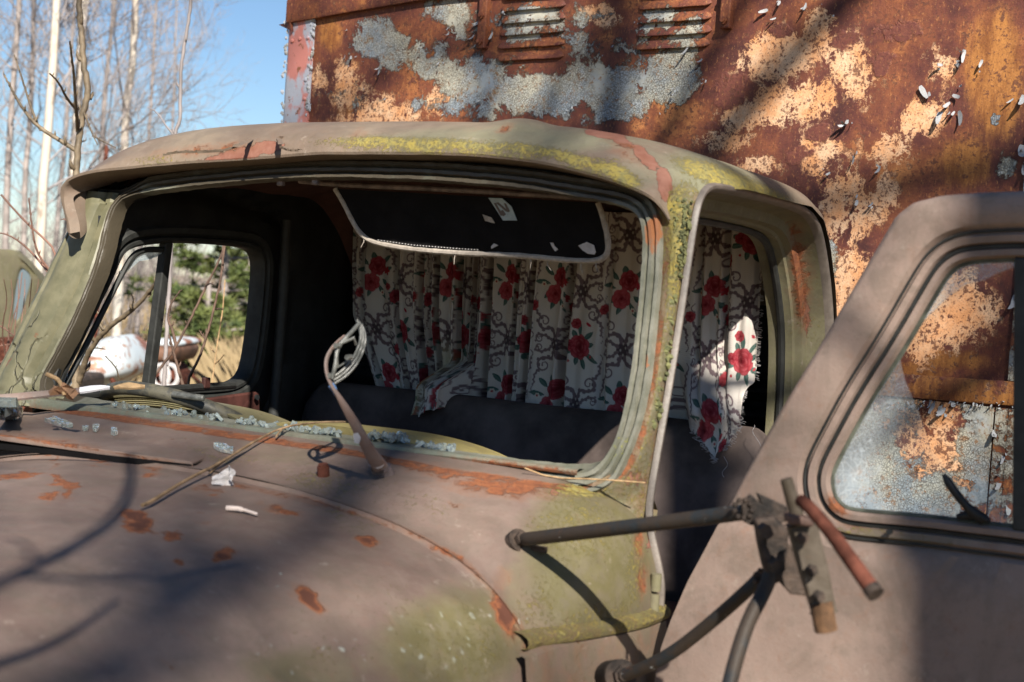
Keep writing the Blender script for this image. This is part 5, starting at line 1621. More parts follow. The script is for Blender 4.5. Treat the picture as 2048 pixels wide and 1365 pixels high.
# louvres pressed out of the panel
LV = [((1002, 24), (1132, 14)), ((1002, 49), (1132, 39)), ((999, 74), (1131, 63)), ((995, 99), (1130, 90)), ((992, 125), (1128, 114)), ((1004, 0), (1134, -10)),
      ((1276, 21), (1424, 11)), ((1276, 49), (1424, 38)), ((1272, 76), (1424, 65)), ((1271, 102), (1420, 92)), ((1278, -5), (1424, -15))]
for (xa, ya), (xb, yb) in LV:
    p, q = onb(xa, ya), onb(xb, yb); z0 = (p[2] + q[2]) / 2; n_ = 40
    s_ = np.linspace(p[0], q[0], n_); e_ = np.clip(np.minimum(s_ - p[0], q[0] - s_) / .018, 0, 1) ** .5
    rows = []
    for dz, dy in ((.024, .001), (.016, -.003), (.009, -.007), (.003, -.010), (-.001, -.010), (-.003, -.008), (-.001, -.002), (.004, .004)):
        rows.append(np.c_[s_, np.where(dy < .001, dy * e_ - .001, dy), z0 + dz * e_ + (1 - e_) * .006 + .002 * (vnoise(s_ * 40, s_ * 0 + dz, 3) - .5)])
    V, F = loft(rows, False)
    bkid('louvre', V, F, attrs=battrs(V, .84, dict(orange=np.full(len(V), .0), maroon=np.full(len(V), .46))))
# waist band low on the right, lower panels and seams
def bband(pa, pb, h, th, name, att):
    p, q = onb(*pa), onb(*pb); s_ = np.linspace(p[0] - 1.3, q[0] + .8, 160); z_ = p[2] + (q[2] - p[2]) * (s_ - p[0]) / (q[0] - p[0])
    rows = []
    for dz, y in ((0, .002), (0, -th), (-.005, -th - .003), (-h * .5, -th - .003), (-h + .005, -th - .003), (-h, -th), (-h, .002)):
        rows.append(np.c_[s_, y + .002 * (vnoise(s_ * 30, s_ * 0 + dz * 9, 8) - .5), z_ + dz])
    V, F = loft(rows, False)
    return bkid(name, V, F, attrs=battrs(V, .3, att(V)))
bband((1770, 746), (2048, 765), .058, .012, 'waist_band', lambda V: dict(orange=np.full(len(V), .62), maroon=np.full(len(V), .42), peach=np.full(len(V), .2)))
sg, zg = np.meshgrid(np.linspace(-.5, .395, 90), np.linspace(.6, 1.512, 90))
V = np.stack([sg, -.006 + .004 * (fbm(sg * 2, zg * 2, 67) - .5), zg], -1).reshape(-1, 3)
px, py = pix(from_b(V))
lp_ = bkid('lower_panel', V, gridf(90, 90), attrs=dict(paint=np.clip(.44 + .25 * blobs(px, py, [(1760, 930, 90, 120, 0, 1), (1960, 900, 50, 120, 0, .8), (1850, 1000, 110, 60, 0, .8)], (.2, 1.4)) - .3 * blobs(px, py, [(1840, 870, 70, 60, 0, 1), (1900, 840, 60, 30, 0, .8), (1930, 960, 30, 60, 0, .5)], (.2, 1.4)), 0, 1), peach=np.full(len(V), .42), orange=np.full(len(V), .25)))
lp_['label'] = 'lower grey panel mottled with rust'
sg, zg = np.meshgrid(np.linspace(.40, 1.7, 60), np.linspace(.6, 1.512, 60))
V = np.stack([sg, -.010 + 0 * sg, zg], -1).reshape(-1, 3)
bkid('lower_panel', V, gridf(60, 60), attrs=dict(paint=np.full(len(V), .5), orange=np.full(len(V), .5)))
# seam strip on the right
for s0, z0, z1 in ((.452, 1.58, 3.4), (.46, .6, 1.512)):
    rows = []; zz = np.linspace(z0, z1, 60)
    for ds, y in ((-.03, .001), (-.028, -.012), (.03, -.012), (.032, .001)):
        rows.append(np.c_[np.full(60, s0 + ds) + .004 * (vnoise(zz * 14, zz * 0 + ds, 4) - .5), np.full(60, y), zz])
    V, F = loft(rows, False)
    bkid('seam_strip', V, F, attrs=dict(paint=np.full(len(V), .52), orange=np.full(len(V), .5)))

# curled flakes of paint; a few shapes shared by all
def flake_mesh(k):
    r_ = np.random.default_rng(100 + k); n1, n2 = 9, 4
    L_, Wd_ = 1.0, r_.uniform(.15, .36); curl = r_.uniform(.8, 2.4)
    V = []
    for i in range(n1):
        t_ = i / (n1 - 1); a_ = curl * t_ ** 1.3
        for j in range(n2):
            w = (j / (n2 - 1) - .5) * Wd_ * (math.sin(math.pi * (.12 + .8 * t_)) ** .7) * r_.uniform(.85, 1.15)
            V.append((w + .15 * t_ * math.sin(k), -L_ * (1 - math.cos(a_)) / curl - .03 * abs(w), -L_ * math.sin(a_) / curl))
    F = gridf(n1, n2)
    me = bpy.data.meshes.new('paint_flake'); me.from_pydata(V, [], F); me.materials.append(M['flake'])
    me.polygons.foreach_set('use_smooth', [True] * len(me.polygons)); return me
FM = [flake_mesh(k) for k in range(8)]
def flake(q, s, tilt=0.0, k=None):
    o = bpy.data.objects.new('paint_flake', FM[int(rng.integers(8)) if k is None else k]); COL.objects.link(o)
    o.parent = boxo; o.location = tuple(q); o.scale = (s, s, s); o.rotation_euler = (rng.uniform(-.3, .3), tilt, rng.uniform(-.5, .5))
    sdm = None
    return o
BIG = [(1840, 172, 26, -.6), (1880, 224, 24, .1), (1918, 222, 26, -.3), (1912, 128, 22, -.9), (1930, 100, 26, .2), (1695, 240, 26, -.2), (1706, 312, 24, -.4), (1760, 332, 18, .4), (1612, 6, 22, .3), (1536, 20, 18, 1.2), (1900, 205, 20, .9), (1885, 130, 16, 1.3), (1688, 250, 16, .9), (1905, 190, 18, -1), (1668, 30, 12, .2),
       (1560, 2, 14, .2), (1552, 36, 14, 1.0), (898, 65, 14, .3), (758, 140, 22, -.2), (690, 110, 14, .2), (702, 112, 12, 0), (1008, 20, 18, .2), (960, 38, 34, .1), (948, 70, 26, .2), (985, 64, 24, .4), (1376, 92, 26, .2), (1404, 118, 18, .3), (1346, 188, 14, 0), (1412, 160, 14, .3), (2046, 190, 26, .2), (2044, 290, 30, .2), (2046, 330, 26, .1), (2030, 590, 30, .1), (1880, 812, 26, -.2), (1890, 816, 24, .5), (1868, 806, 20, .2), (1905, 800, 20, -.3), (1860, 800, 18, .1), (660, 650, 10, 0), (1990, 860, 24, .2), (2010, 900, 26, .1), (2000, 960, 22, .2), (2020, 1000, 26, 0), (1965, 120, 14, .3), (1715, 400, 16, .2), (1660, 345, 12, .7), (1745, 405, 14, .2)]
for x, y, s, tl in BIG:
    flake(onb(x, y, -.008), s * 4.4 / FPX, tl)
    flake(onb(x + rng.normal() * 10, y + rng.normal() * 10, -.006), s * 2.4 / FPX, tl + rng.normal() * .7)
cand = 0
while cand < 60:
    x, y = rng.uniform(640, 1440), rng.uniform(0, 255)
    v = blobs(np.array([x]), np.array([y]), PAINT, (.1, 1.5))[0]
    if .28 < v < .62:
        flake(onb(x, y, -.003), rng.uniform(4, 11) * 4.2 / FPX, rng.uniform(-.8, .8)); cand += 1
for i in range(45):
    flake(onb(rng.uniform(1770, 2048), rng.uniform(800, 816), -.012), rng.uniform(5, 12) * 3.6 / FPX, rng.uniform(-.8, .8))

# ================================================================== TREES AND YARD
class TwigBuilder:
    """many thin tubes gathered into one mesh"""
    def __init__(s): s.V = []; s.F = []; s.n = 0
    def add(s, P, r, sides=4):
        V, F = tube_vf(P, r, sides, s.n, False); s.V.append(V); s.F += F; s.n += len(V)
    def build(s, name, mat, parent, smooth=True):
        return mk(name, np.concatenate(s.V), s.F, mat, parent, ang=0, smooth=smooth)


def limb(tb, p, d, L, r, depth, rr, up=.25, wob=.18, kids=(5, 4, 3), sides=(5, 3, 3)):
    n = 6 if depth == 0 else 4
    P = [np.array(p)]; d = np.array(d) / np.linalg.norm(d); dirs = []
    for i in range(n):
        d = d + rr.normal(size=3) * wob + np.array([0, 0, up * .3]); d /= np.linalg.norm(d)
        P.append(P[-1] + d * L / n); dirs.append(d)
    tb.add(P, np.linspace(r, r * .35, n + 1), sides[min(depth, 2)])
    if depth >= len(kids): return
    for k in range(kids[depth]):
        t = rr.uniform(.25, .98); i = min(int(t * n), n - 1)
        q = P[i] + (P[i + 1] - P[i]) * (t * n - i)
        s = rr.normal(size=3); s -= dirs[i] * (s @ dirs[i]); s /= np.linalg.norm(s)
        limb(tb, q, dirs[i] * .75 + s * .75 + np.array([0, 0, up]), L * rr.uniform(.35, .6), max(r * .45, rr.uniform(.0022, .004)), depth + 1, rr, up, wob, kids, sides)


bk = NB('white_birch_bark')
bn = bk.noise(5, 8, .7, .3, bk.scale((1, 1, .5)))
bcol = bk.mix(bk.ss(.52, .62, bn), (.50, .465, .41), (.15, .115, .09))
bcol = bk.mix(bk.ss(.35, .7, bk.noise(1.2, 4)), bcol, (.50, .42, .34))
M['birch'] = bk.fin(bcol, .7, bk.bump(bn, .4, .01), 0, .25)
M['pale_twig'] = simple('pale_grey_twig', (.27, .24, .235), .8, .3, 3)
M['red_twig'] = simple('reddish_twig', (.21, .115, .085), .7, .3, 8)


def tree(name, x, y, depth, H, r, mat, lab, seed, nb=36, blen=2.2, zb=2.2, kids=(6, 5, 3), group=None, lean=(0, 0), bm=None, zx=0):
    rr = np.random.default_rng(seed)
    p = EYE + ray(x, y) * depth
    root = empty(name, (p[0], p[1], 0))
    n = 26; zz = np.linspace(-.1, H, n)
    wx = np.cumsum(rr.normal(size=n)) * .018 * r * 12; wy = np.cumsum(rr.normal(size=n)) * .018 * r * 12
    k = np.argmin(np.abs(zz - p[2]))
    P = np.c_[wx - wx[k] + lean[0] * (zz - p[2]), wy - wy[k] + lean[1] * (zz - p[2]), zz]
    tb = TwigBuilder(); tb.add(P, np.interp(zz, [0, H], [r, r * .18]), 8); tb.build('trunk', mat, root)
    tb = TwigBuilder()
    for i in range(nb):
        z = zb + (H - zb) * (i + rr.uniform(0, 1)) / nb; q = np.array([np.interp(z, zz, P[:, 0]), np.interp(z, zz, P[:, 1]), z])
        a = rr.uniform(0, 6.283); e = rr.uniform(.35, 1.0)
        limb(tb, q, (math.cos(a), math.sin(a), e), blen * (1.05 - .7 * (z - zb) / (H - zb)) * rr.uniform(.6, 1.2), r * .22 * rr.uniform(.6, 1.2), 0, rr, .22, .16, kids)
    tb.build('branches', bm or M['pale_twig'], root)
    return tag(root, lab, 'tree', group)


tree('birch_tree', 97, 240, 15, 11, .062, M['birch'], 'thick white birch trunk left of the bare sapling', 1, 28, 1.9, group='bare trees behind the cab')
tree('birch_tree', 158, 180, 17, 12, .068, M['birch'], 'white birch partly hidden behind the bare sapling', 2, 28, 1.9, group='bare trees behind the cab')
tree('birch_tree', 254, 180, 18, 12, .066, M['birch'], 'slender kinked birch between the two bare saplings', 3, 34, 2.3, group='bare trees behind the cab')
GT = [(52, 330, 19, .05, 'thin grey bare tree close left of the thick birch'), (18, 300, 16, .045, 'thin grey bare tree at the left margin of the yard'), (205, 260, 24, .06, 'faint grey bare tree between the second and the kinked birch'), (300, 230, 27, .05, 'faint bare tree just right of the kinked birch'),
      (-40, 300, 20, .07, 'bare tree beyond the left edge with twigs reaching in'), (130, 300, 28, .06, 'faint grey bare tree seen between the two birch trunks'), (345, 260, 32, .05, 'outermost faint bare tree next to the open sky')]
for i, (x, y, d, r, lab) in enumerate(GT):
    tree('bare_tree', x, y, d, 9.5 + (i % 3), r, M['greytwig'], lab, 20 + i, 20, 2.2, 1.8, (5, 4, 2), 'bare trees behind the cab')


def sapling(name, polys, depth, mat, lab, group, ground=True):
    """polys: list of (pixels, start radius, end radius); first one is the stem and runs to the ground"""
    rr = np.random.default_rng(len(lab) * 7 + len(polys))
    base = EYE + ray(*polys[0][0][0]) * depth
    root = empty(name, (base[0], base[1], 0)); tb_s, tb_b = TwigBuilder(), TwigBuilder()
    for k, (pts, r0, r1) in enumerate(polys):
        P = []
        sl = rr.uniform(-.35, .35) if k else 0.0
        for i, (x, y) in enumerate(pts):
            P.append(EYE + ray(x, y) * (depth + sl * i / max(1, len(pts) - 1)))
        P = np.array(P)
        if k == 0 and ground: P = np.vstack([[[P[0][0] + .02, P[0][1], -.05]], [[P[0][0] + .01, P[0][1], P[0][2] * .5]], P])
        Q = smoothl(P, 14 * len(P), 2, False)
        Q[:, :2] += (rr.random((len(Q), 2)) - .5) * r0 * .25
        R = np.linspace(r0, r1, len(Q))
        cur_ = tb_s if k == 0 else TwigBuilder()
        cur_.add(Q - np.array([base[0], base[1], 0]), R, 8)
        for j in range(6, len(Q), 9):          # buds
            s = rr.normal(size=3); s[2] = abs(s[2]) * .6; s /= np.linalg.norm(s)
            q = Q[j] - np.array([base[0], base[1], 0])
            cur_.add([q, q + s * R[j] * 1.6, q + s * R[j] * 2.4 + np.array([0, 0, R[j]]), q + s * R[j] * 2.8 + np.array([0, 0, R[j] * 2.4])], [R[j] * .5, R[j] * .75, R[j] * .6, R[j] * .08], 5)
        if k: cur_.build('branch', mat, root)
    tb_s.build('stem', mat, root)
    return tag(root, lab, 'sapling', group)


G2 = 'bare saplings beside the cab'
sapling('sapling', [([(153, 770), (150, 690), (148, 560), (150, 430), (153, 345), (157, 280), (164, 235), (174, 200), (175, 165), (166, 125), (164, 70), (158, 20), (154, -60)], .017, .009),
                    ([(150, 300), (128, 286), (72, 252), (40, 210), (8, 150)], .008, .003), ([(78, 256), (62, 215), (45, 160), (29, 110)], .0045, .002),
                    ([(156, 262), (152, 215), (148, 150), (140, 84)], .0065, .003), ([(151, 218), (132, 195), (118, 165), (100, 148)], .005, .0025),
                    ([(168, 225), (182, 262), (195, 290)], .0035, .0015), ([(186, 272), (205, 283), (232, 296)], .003, .0013), ([(158, 285), (168, 283), (172, 281)], .003, .002),
                    ([(158, 765), (175, 705), (215, 655), (270, 618), (312, 566)], .0105, .006), ([(163, 690), (190, 650), (222, 590), (243, 548)], .006, .0025), ([(262, 620), (268, 600), (263, 588)], .0028, .0015), ([(240, 780), (236, 742), (226, 728), (210, 712)], .003, .0018), ([(182, 696), (200, 697), (210, 699)], .0025, .0015)],
        4.6, M['sapling'], 'tallest bare sapling rising past the far end of the roof', G2)
sapling('sapling', [([(352, 320), (350, 275), (352, 258), (361, 242), (360, 190), (362, 130), (370, 85), (378, 40), (386, -40)], .0095, .0055), ([(349, 272), (330, 250), (316, 226), (296, 215)], .0042, .0015)],
        5.0, M['pale_twig'], 'single wiry sapling standing against the open blue sky', G2)
sapling('sapling', [([(120, 512), (92, 480), (54, 448), (2, 390)], .007, .003), ([(102, 545), (72, 505), (62, 440), (58, 396)], .004, .0018), ([(98, 546), (60, 500), (20, 470), (-10, 465)], .004, .002), ([(150, 454), (130, 438), (122, 440)], .003, .0015)],
        4.3, M['red_twig'], 'reddish twiggy sapling leaning in from beyond the far pillar', G2)
sapling('sapling', [([(290, 775), (330, 725), (355, 690), (390, 620), (418, 560), (440, 520), (455, 470)], .0085, .003), ([(352, 692), (345, 660), (335, 640), (340, 610), (360, 582)], .0055, .0022), ([(366, 772), (350, 715), (338, 670)], .0055, .003), ([(412, 572), (420, 567), (428, 570)], .003, .0015)],
        4.5, M['twig'], 'sapling with a forked dark stem crossing the far window', G2)
sapling('sapling', [([(368, 772), (400, 715), (414, 670), (428, 620), (441, 560), (446, 520), (452, 470)], .0085, .003), ([(412, 680), (404, 670), (399, 661)], .0028, .0015), ([(445, 540), (446, 500), (448, 470)], .004, .003), ([(432, 620), (440, 617), (446, 620)], .0026, .0016)],
        4.2, M['twig'], 'slim dark sapling nearest the rear edge of the far window', G2)
sapling('sapling', [([(424, 768), (428, 735), (434, 690), (446, 620), (450, 560)], .0035, .0018), ([(430, 728), (440, 720), (448, 710)], .0025, .0015), ([(428, 705), (424, 698), (420, 694)], .0025, .0015)],
        4.9, M['straw'], 'thin pale stem low in the corner of the far window', G2)


sapling('brush', [([(10, 900), (8, 760), (14, 690), (26, 640), (40, 590), (44, 545)], .005, .0015)] + [([(8 + 6 * k, 800), (14 + 9 * k, 730), (2 + 13 * k, 660), (16 + 11 * k, 600), (8 + 14 * k, 560)], .0035, .0012) for k in range(6)]
        + [([(-30, 700), (10, 690), (60, 684), (95, 676)], .003, .001), ([(-20, 640), (20, 664), (58, 700), (84, 720)], .003, .001), ([(-20, 740), (30, 706), (52, 660), (50, 610)], .003, .0012)],
        4.9, M['red_twig'], 'tangle of reddish twigs in front of the olive derelict truck', G2)


# pines across the field
nb_ = NB('pine_needles')
ncol = nb_.mix(nb_.ss(.3, .7, nb_.noise(2.5, 5)), (.055, .085, .028), (.15, .17, .05))
M['needle'] = nb_.fin(ncol, .6, None, 0, .3)
def pine(x, y, depth, H, lab, seed, cw, zlow):
    rr = np.random.default_rng(seed); p = EYE + ray(x, y) * depth
    root = empty('pine_tree', (p[0], p[1], 0))
    tb = TwigBuilder(); zz = np.linspace(-.1, H, 12); tb.add(np.c_[.06 * np.sin(zz), .05 * np.cos(zz * 1.3), zz], np.linspace(.02 * H, .03, 12), 8)
    V = []; F = []
    nw = int((H - zlow) * 4.5)
    for i in range(nw):
        z = zlow + (H - zlow) * i / nw
        L0 = cw * (1 - .75 * ((z - zlow) / (H - zlow)) ** 1.2)
        for k in range(rr.integers(4, 7)):
            a = rr.uniform(0, 6.283); L = L0 * rr.uniform(.5, 1.15); q = np.array([0, 0, z]); d = np.array([math.cos(a), math.sin(a), rr.uniform(-.05, .35)])
            tip = q + d * L + np.array([0, 0, -.06 * L]); mid_ = q + d * L * .5 + np.array([0, 0, .02])
            tb.add([q, mid_, tip], [.025, .015, .006], 4)
            for c in range(int(9 * L / cw) + 5):
                t_ = rr.uniform(.35, 1.02); cc = q + (tip - q) * t_ + rr.normal(size=3) * np.array([.14, .14, .06]) * L
                for m in range(30):
                    dd = rr.normal(size=3); dd[2] = dd[2] * .6 + .35; dd /= np.linalg.norm(dd); l_ = rr.uniform(.09, .17); s_ = np.cross(dd, rr.normal(size=3)); s_ /= np.linalg.norm(s_)
                    b0 = len(V); V += [cc + s_ * .013, cc - s_ * .013, cc + dd * l_]; F.append((b0, b0 + 1, b0 + 2))
    tb.build('trunk', M['greytwig'], root)
    mk('crown', V, F, M['needle'], root, smooth=False)
    return tag(root, lab, 'tree', 'pines across the field')
pine(445, 520, 20, 3.55, 'tallest pine seen through the far window', 71, 1.25, 1.25)
pine(500, 580, 24, 3.0, 'young pine just right of the tallest one, near the window edge', 72, 1.1, .8)
pine(405, 640, 18, 1.6, 'low bushy pine at the foot of the tallest one', 73, 1.0, .45)
pine(545, 560, 34, 4.5, 'pine mostly hidden behind the window post', 74, 2.0, .6)

# dry grass and brush
def grass(name, n, xr, dr_, h, w, mat, seed):
    rr = np.random.default_rng(seed); x = rr.uniform(*xr, n); d = dr_[0] * (dr_[1] / dr_[0]) ** rr.random(n)
    cx = EYE[0] + (x - 1024) / FPX * d; cy = d
    hh = rr.uniform(*h, n); a = rr.uniform(0, 6.283, n); ww = w * d / 20
    bx = rr.normal(size=n) * .35 * hh; by = rr.normal(size=n) * .35 * hh
    V = np.empty((n, 4, 3))
    V[:, 0] = np.c_[cx - ww * np.cos(a), cy - ww * np.sin(a), np.zeros(n)]; V[:, 1] = np.c_[cx + ww * np.cos(a), cy + ww * np.sin(a), np.zeros(n)]
    V[:, 2] = np.c_[cx + bx * .4 + ww * .6 * np.cos(a), cy + by * .4 + ww * .6 * np.sin(a), hh * .6]; V[:, 3] = np.c_[cx + bx, cy + by, hh]
    i = np.arange(n)[:, None] * 4
    F = np.vstack([i + np.array([0, 1, 2]), i + np.array([0, 2, 3])])
    o = mk(name, V.reshape(-1, 3), F, mat, None, smooth=False); o['kind'] = 'stuff'; return o
gm2 = NB('dry_grass_blades')
M['grass'] = gm2.fin(gm2.mix(gm2.ss(.3, .7, gm2.noise(.7, 5)), (.33, .25, .14), (.21, .155, .09)), .8, None, 0, .2)
o = grass('grass', 26000, (-500, 900), (13, 60), (.15, .42), .010, M['grass'], 91)
tag(o, 'dry straw coloured grass covering the field', 'grass')
o = grass('tall_grass', 14000, (470, 700), (15, 30), (.4, 1.05), .0035, M['grass'], 92)
tag(o, 'tall dry grass standing behind the far window', 'grass')
rr = np.random.default_rng(95); tb = TwigBuilder()
for i in range(170):
    x = rr.uniform(-300, 400); d = rr.uniform(22, 48); p = EYE + ray(x, 560) * d; p[2] = 0
    limb(tb, p, (rr.normal() * .25, rr.normal() * .25, 1), rr.uniform(1.2, 3.2), .018, 0, rr, .3, .14, (6, 4), (3, 3, 3))
o = tb.build('undergrowth', M['greytwig'], None); o['kind'] = 'stuff'; tag(o, 'leafless grey brown thicket along the far side of the field', 'undergrowth')
# far wood that closes the horizon
tb = TwigBuilder()
for i in range(500):
    x = rr.uniform(-900, 2600); d = rr.uniform(70, 110); p = EYE + ray(x, 560) * d; p[2] = 0
    limb(tb, p, (rr.normal() * .1, rr.normal() * .1, 1), rr.uniform(1.0, 2.4), .06, 0, rr, .3, .12, (8, 4), (3, 3, 3))
o = tb.build('distant_wood', M['greytwig'], None); o['kind'] = 'stuff'; tag(o, 'distant bare wood along the horizon', 'wood')

# derelict truck to the left
D2 = 8.5
def l2(x, y, d=D2): return EYE + ray(x, y) * d
tr2p = l2(40, 640); tr2 = empty('derelict_truck', (tr2p[0], tr2p[1], 0))
tag(tr2, 'olive derelict truck door and cab at the far left behind twigs', 'truck')
off2 = np.array([tr2p[0], tr2p[1], 0])
def dpl(pts, d0, k):   # door plane that recedes to the right
    return np.array([EYE + ray(x, y) * (d0 + k * (x - 40) / 100) for x, y in pts])
outd = resample(dpl([(-60, 505), (0, 498), (30, 500), (52, 520), (75, 545), (90, 565), (78, 610), (62, 660), (45, 712), (20, 760), (-20, 800), (-90, 800), (-110, 640)], D2, .35), 120)
wind = resample(chaikin(dpl([(40, 532), (58, 545), (62, 560), (50, 600), (38, 640), (26, 642), (24, 620), (30, 570)], D2, .35), 2), 120)
co = wind.mean(0)
def ang2(P): 
    q = P - co; return np.arctan2(q[:, 2], q[:, 0])
o1 = outd[np.argsort(ang2(outd))]; w1 = wind[np.argsort(ang2(wind))]
FWn = FW * .02
ins_ = co + (w1 - co) * 1.18
V, F = loft([w1 + FWn * 2, w1 + FWn * .5, ins_ - FWn * .2, ins_ * .9 + o1 * .1, ins_ * .4 + o1 * .6 - FWn * 1.2, co + (o1 - co) * .97, o1 + FWn, o1 + FWn * 4])
od2 = mk('door', V - off2, F, M['olive'], tr2)
gl2 = NB('old_window_glass'); M['glass2'] = gl2.fin((.16, .20, .22), .12, None, 0, .6)
V = np.vstack([w1 + FWn * 1.2, [co + FWn * 1.2]]); mk('window_glass', V - off2, [(i, (i + 1) % 120, 120) for i in range(120)], M['glass2'], od2)
c2 = [dpl(p, D2 + .5, 0) for p in ([(-140, 520), (-60, 500), (-10, 520), (-30, 700), (-140, 760)],)]
mb = MB()
A_ = c2[0]; B_ = A_ + np.array([-.2, 1.3, 0]); mb.add(np.vstack([A_, B_]) - off2, [(0, 1, 2, 3, 4)[::-1], (5, 6, 7, 8, 9)] + gridf(2, 5, cu=True)); mb.build('cab_shell', M['olive'], tr2, smooth=False)
mb = MB()
for pts, th in (([(-60, 690), (0, 672), (30, 690), (58, 720), (66, 790), (20, 860), (-80, 860)], .6),):
    A_ = chaikin(dpl(pts, D2 - .5, 0), 1); B_ = A_ + np.array([0, th, 0]); n_ = len(A_); mb.add(np.vstack([A_, B_]) - off2, [tuple(range(n_))[::-1], tuple(range(n_, 2 * n_))] + gridf(2, n_, cu=True))
mb.build('wing', M['redrust'], tr2, smooth=False)
V = np.array([(-1.9, .5, .5), (-.15, .5, .5), (-.15, 2.4, .5), (-1.9, 2.4, .5), (-1.9, .5, .9), (-.15, .5, .9), (-.15, 2.4, .9), (-1.9, 2.4, .9)])
bevel(mk('chassis', V, [(0, 3, 2, 1), (4, 5, 6, 7), (0, 1, 5, 4), (1, 2, 6, 5), (2, 3, 7, 6), (3, 0, 4, 7)], M['iron'], tr2, smooth=False), .03)
mb = MB()
for sx in (-1.6, -.45):
    for sy in (.55, 2.3):
        mb2 = MB(); mb2.tube([(sx, sy - .11, .42), (sx, sy - .1, .42), (sx, sy + .1, .42), (sx, sy + .11, .42)], [.36, .42, .42, .36], 20); mb2.build('wheel', M['rubber'], tr2)

# white rusty wing lying in the grass
wf = NB('white_paint_over_rust')
wn_ = wf.noise(2.6, 7, .65, .5, wf.scale((1, 1, .6)))
wcol = wf.mix(wf.ss(.50, .57, wn_), (.42, .47, .50), (.20, .085, .05)); wcol = wf.mix(wf.ss(.57, .64, wf.noise(9, 6, .7)), wcol, (.30, .17, .11))
M['wing'] = wf.fin(wcol, .5, wf.bump(wn_, .3, .02), 0, .4)
DW = 11.5
def lw_(x, y, d=DW): return EYE + ray(x, y) * d
pc = lw_(215, 735); wroot = empty('car_wing', (pc[0], pc[1], 0)); tag(wroot, 'white car wing streaked with rust lying in the yard behind the far window', 'car wing')
wo = np.array([pc[0], pc[1], 0])
outl = [(150, 790), (158, 740), (166, 712), (186, 688), (210, 676), (235, 670), (252, 676), (268, 694), (280, 722), (278, 742), (262, 754), (240, 760), (222, 778), (210, 830), (186, 840), (164, 832)]
ol = smoothl(np.array([lw_(*q) for q in outl]), 80, 2); oc_ = ol.mean(0)
rows = [ol + np.array([0, .45, 0])]
for k in np.linspace(1, .04, 12): rows.append(oc_ + (ol - oc_) * k + np.array([0, -.42 * math.sqrt(1 - k ** 2.2), 0]))
V, F = loft(rows); mk('panel', V - wo, F, M['wing'], wroot)
ar = [(168, 800), (178, 752), (200, 738), (222, 752), (232, 778)]
mb = MB(); mb.tube(smoothl(np.array([lw_(x, y, DW - .30) for x, y in ar]), 30, 2, False) - wo, .02, 8); mb.build('arch_lip', M['redrust'], wroot)
# rusty car rear beside it
DR = 13.0
pc = lw_(320, 735, DR); rroot = empty('car_shell', (pc[0], pc[1], 0)); tag(rroot, 'brown rusted car shell with a pale top behind the window divider', 'car shell'); ro = np.array([pc[0], pc[1], 0])
def slab2(pts, d, th, mat, name, bulge=.12):
    P = smoothl(np.array([lw_(x, y, d) for x, y in pts]), 60, 2); c_ = P.mean(0)
    rows = [P + np.array([0, th, 0])] + [c_ + (P - c_) * k + np.array([0, -bulge * math.sqrt(1 - k ** 2.5), 0]) for k in np.linspace(1, .05, 8)]
    V, F = loft(rows); return mk(name, V - ro, F, mat, rroot)
slab2([(276, 690), (300, 679), (330, 677), (356, 681), (364, 690), (350, 696), (300, 697)], DR + .05, .9, M['wing'], 'top', .05)
slab2([(280, 693), (320, 690), (362, 692), (356, 716), (345, 728), (300, 728), (286, 716)], DR, .8, simple('brown_rust_shell', (.10, .05, .03), .7, .5, 5), 'body')
slab2([(300, 732), (330, 726), (352, 732), (358, 770), (340, 790), (300, 790)], DR + .15, .5, M['redrust'], 'rear_panel')
mb = MB()
for cx in (322, 340): mb.tube(smoothl(np.array([lw_(cx + 16 * math.cos(a_), 752 + 22 * math.sin(a_), DR - .15) for a_ in np.linspace(0, 6.283, 24)]), 40, 1, False) - ro, .022, 6)
mb.build('wheel_arch', M['white_bits'], rroot)
# low scraps of red metal
for i, (x, y, lab) in enumerate([(400, 768, 'long red rusted scrap lying low beyond the window sill'), (452, 764, 'greyish red scrap lump beside the long red one')]):
    p = lw_(x, y, 16); mb = MB()
    for k in range(4):
        A_ = rr.normal(size=(3, 3)); Q_, _ = np.linalg.qr(A_); mb.box(p + rr.normal(size=3) * np.array([.12, .08, .03]), Q_, (.10, .05, .03))
    o = mb.build('scrap_metal', M['redrust'] if i == 0 else M['iron'], None, smooth=False); tag(o, lab, 'scrap metal', 'scraps in the grass'); bevel(o, .01)
# old post in the yard
p = lw_(213, 300, 14); mb = MB(); mb.tube([(p[0], p[1], -.05), (p[0], p[1], p[2] + .02), (p[0], p[1], p[2] + .05)], [.022, .022, .008], 8)
o = mb.build('post', M['redrust'], None); tag(o, 'thin brown iron post between the birches just above the roof corner', 'post')

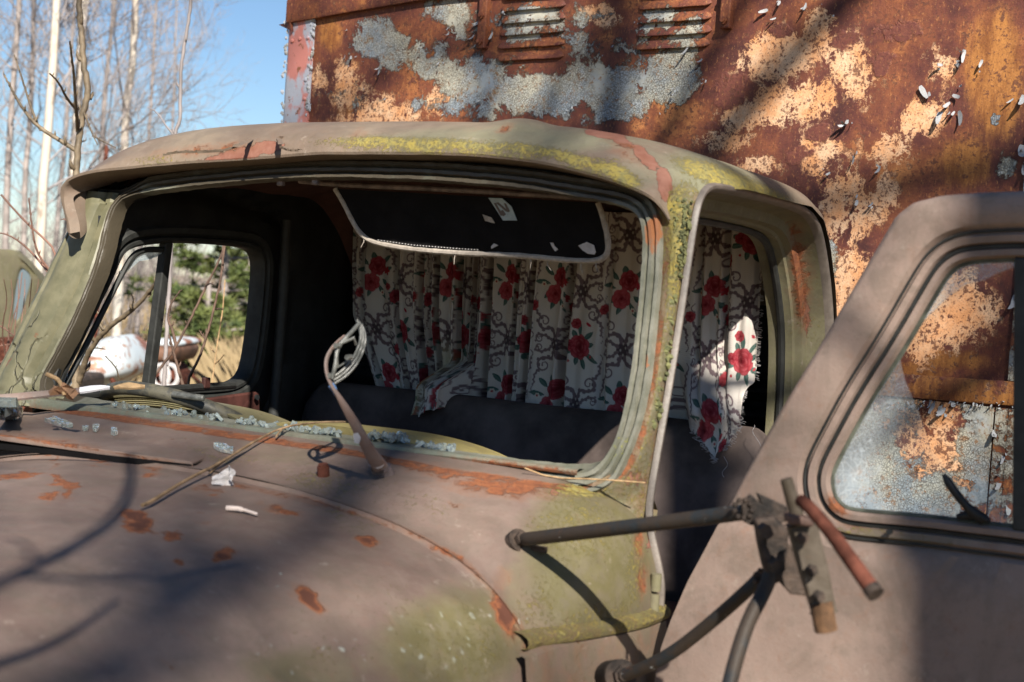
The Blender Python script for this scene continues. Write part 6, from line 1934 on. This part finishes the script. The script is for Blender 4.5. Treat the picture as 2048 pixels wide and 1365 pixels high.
# ------------------------------------------------------------------ the trees on the near side whose shade dapples everything
def onto(x, y, surf):
    return from_t(surf(x, y)) if surf else None
def shade_tree(name, x0, y0, H, r, lab, seed, nb, blen, zb, kids, extra=()):
    rr = np.random.default_rng(seed); root = empty(name, (x0, y0, 0)); n = 20; zz = np.linspace(-.1, H, n)
    P = np.c_[np.cumsum(rr.normal(size=n)) * .006, np.cumsum(rr.normal(size=n)) * .006, zz]
    tb = TwigBuilder(); tb.add(P, np.interp(zz, [0, H], [r, r * .25]), 10); tb.build('trunk', M['greytwig'], root); tb = TwigBuilder()
    for i in range(nb):
        z = zb + (H - zb) * (i + rr.uniform(0, 1)) / nb; q = np.array([np.interp(z, zz, P[:, 0]), np.interp(z, zz, P[:, 1]), z]); a_ = rr.uniform(0, 6.283)
        limb(tb, q, (math.cos(a_), math.sin(a_), rr.uniform(.2, .8)), blen * rr.uniform(.6, 1.2), r * .4 * rr.uniform(.6, 1.1), 0, rr, .18, .2, kids)
    for pts, r0, r1 in extra:
        tb.add(smoothl(np.array(pts) - np.array([x0, y0, 0]), 30, 2, False), np.linspace(r0, r1, 30), 6)
    tb.build('branches', M['greytwig'], root)
    return tag(root, lab, 'tree')
DP = lambda x, y: from_t(dpt([ond(x, y)], .0)[0])
def toward(P, dist): return np.asarray(P) + SUN * dist
tp = toward(DP(1962, 1250), 6.0)
hp = lambda x, y, d: toward(from_t(surf_hit(x, y)), d)
br = [([hp(-120, 1230, 3.2), hp(0, 1165, 3.2), hp(150, 1092, 3.1), hp(240, 1030, 3.1), hp(268, 965, 3.0), hp(262, 915, 3.0)], .012, .008),
      ([hp(30, 1148, 3.2), hp(170, 1165, 3.3), hp(330, 1150, 3.4), hp(470, 1120, 3.6)], .008, .006),
      ([hp(70, 1125, 3.2), hp(50, 1090, 3.1), hp(20, 1076, 3.1)], .006, .003),
      ([hp(-60, 1340, 3.0), hp(110, 1280, 3.2), hp(220, 1200, 3.4)], .007, .004)]
tl_ = hp(-120, 1230, 3.2)
br.append(([(tl_[0] - 2.2, tl_[1] - .6, 0.0), (tl_[0] - 2.0, tl_[1] - .5, tl_[2] * .5), (tl_[0] - 1.0, tl_[1] - .2, tl_[2] * .85), tl_], .06, .018))
shade_tree('bare_tree', tl_[0] - 2.2, tl_[1] - .6, 8.0, .10, 'bare tree on the near side whose branches shade the bonnet', 201, 12, 2.2, 4.0, (4, 3), br)
shade_tree('bare_tree', tp[0], tp[1], 9.0, .135, 'bare tree on the near side whose stem shades the open door', 202, 10, 2.0, 6.0, (4, 3),
           [([(tp[0], tp[1], 2.2), toward(DP(1840, 760), 5.5), toward(DP(1765, 720), 5.2), toward(DP(1660, 640), 5.0)], .03, .012)])
shade_tree('bare_tree', 4.2, -7.6, 12.0, .20, 'bare tree on the near side whose crown dapples the box body', 203, 26, 2.8, 4.0, (6, 4))
shade_tree('bare_tree', 1.4, -11.5, 12.0, .20, 'bare tree farther back whose crown dapples bonnet and roof', 204, 20, 3.0, 6.0, (5, 3))
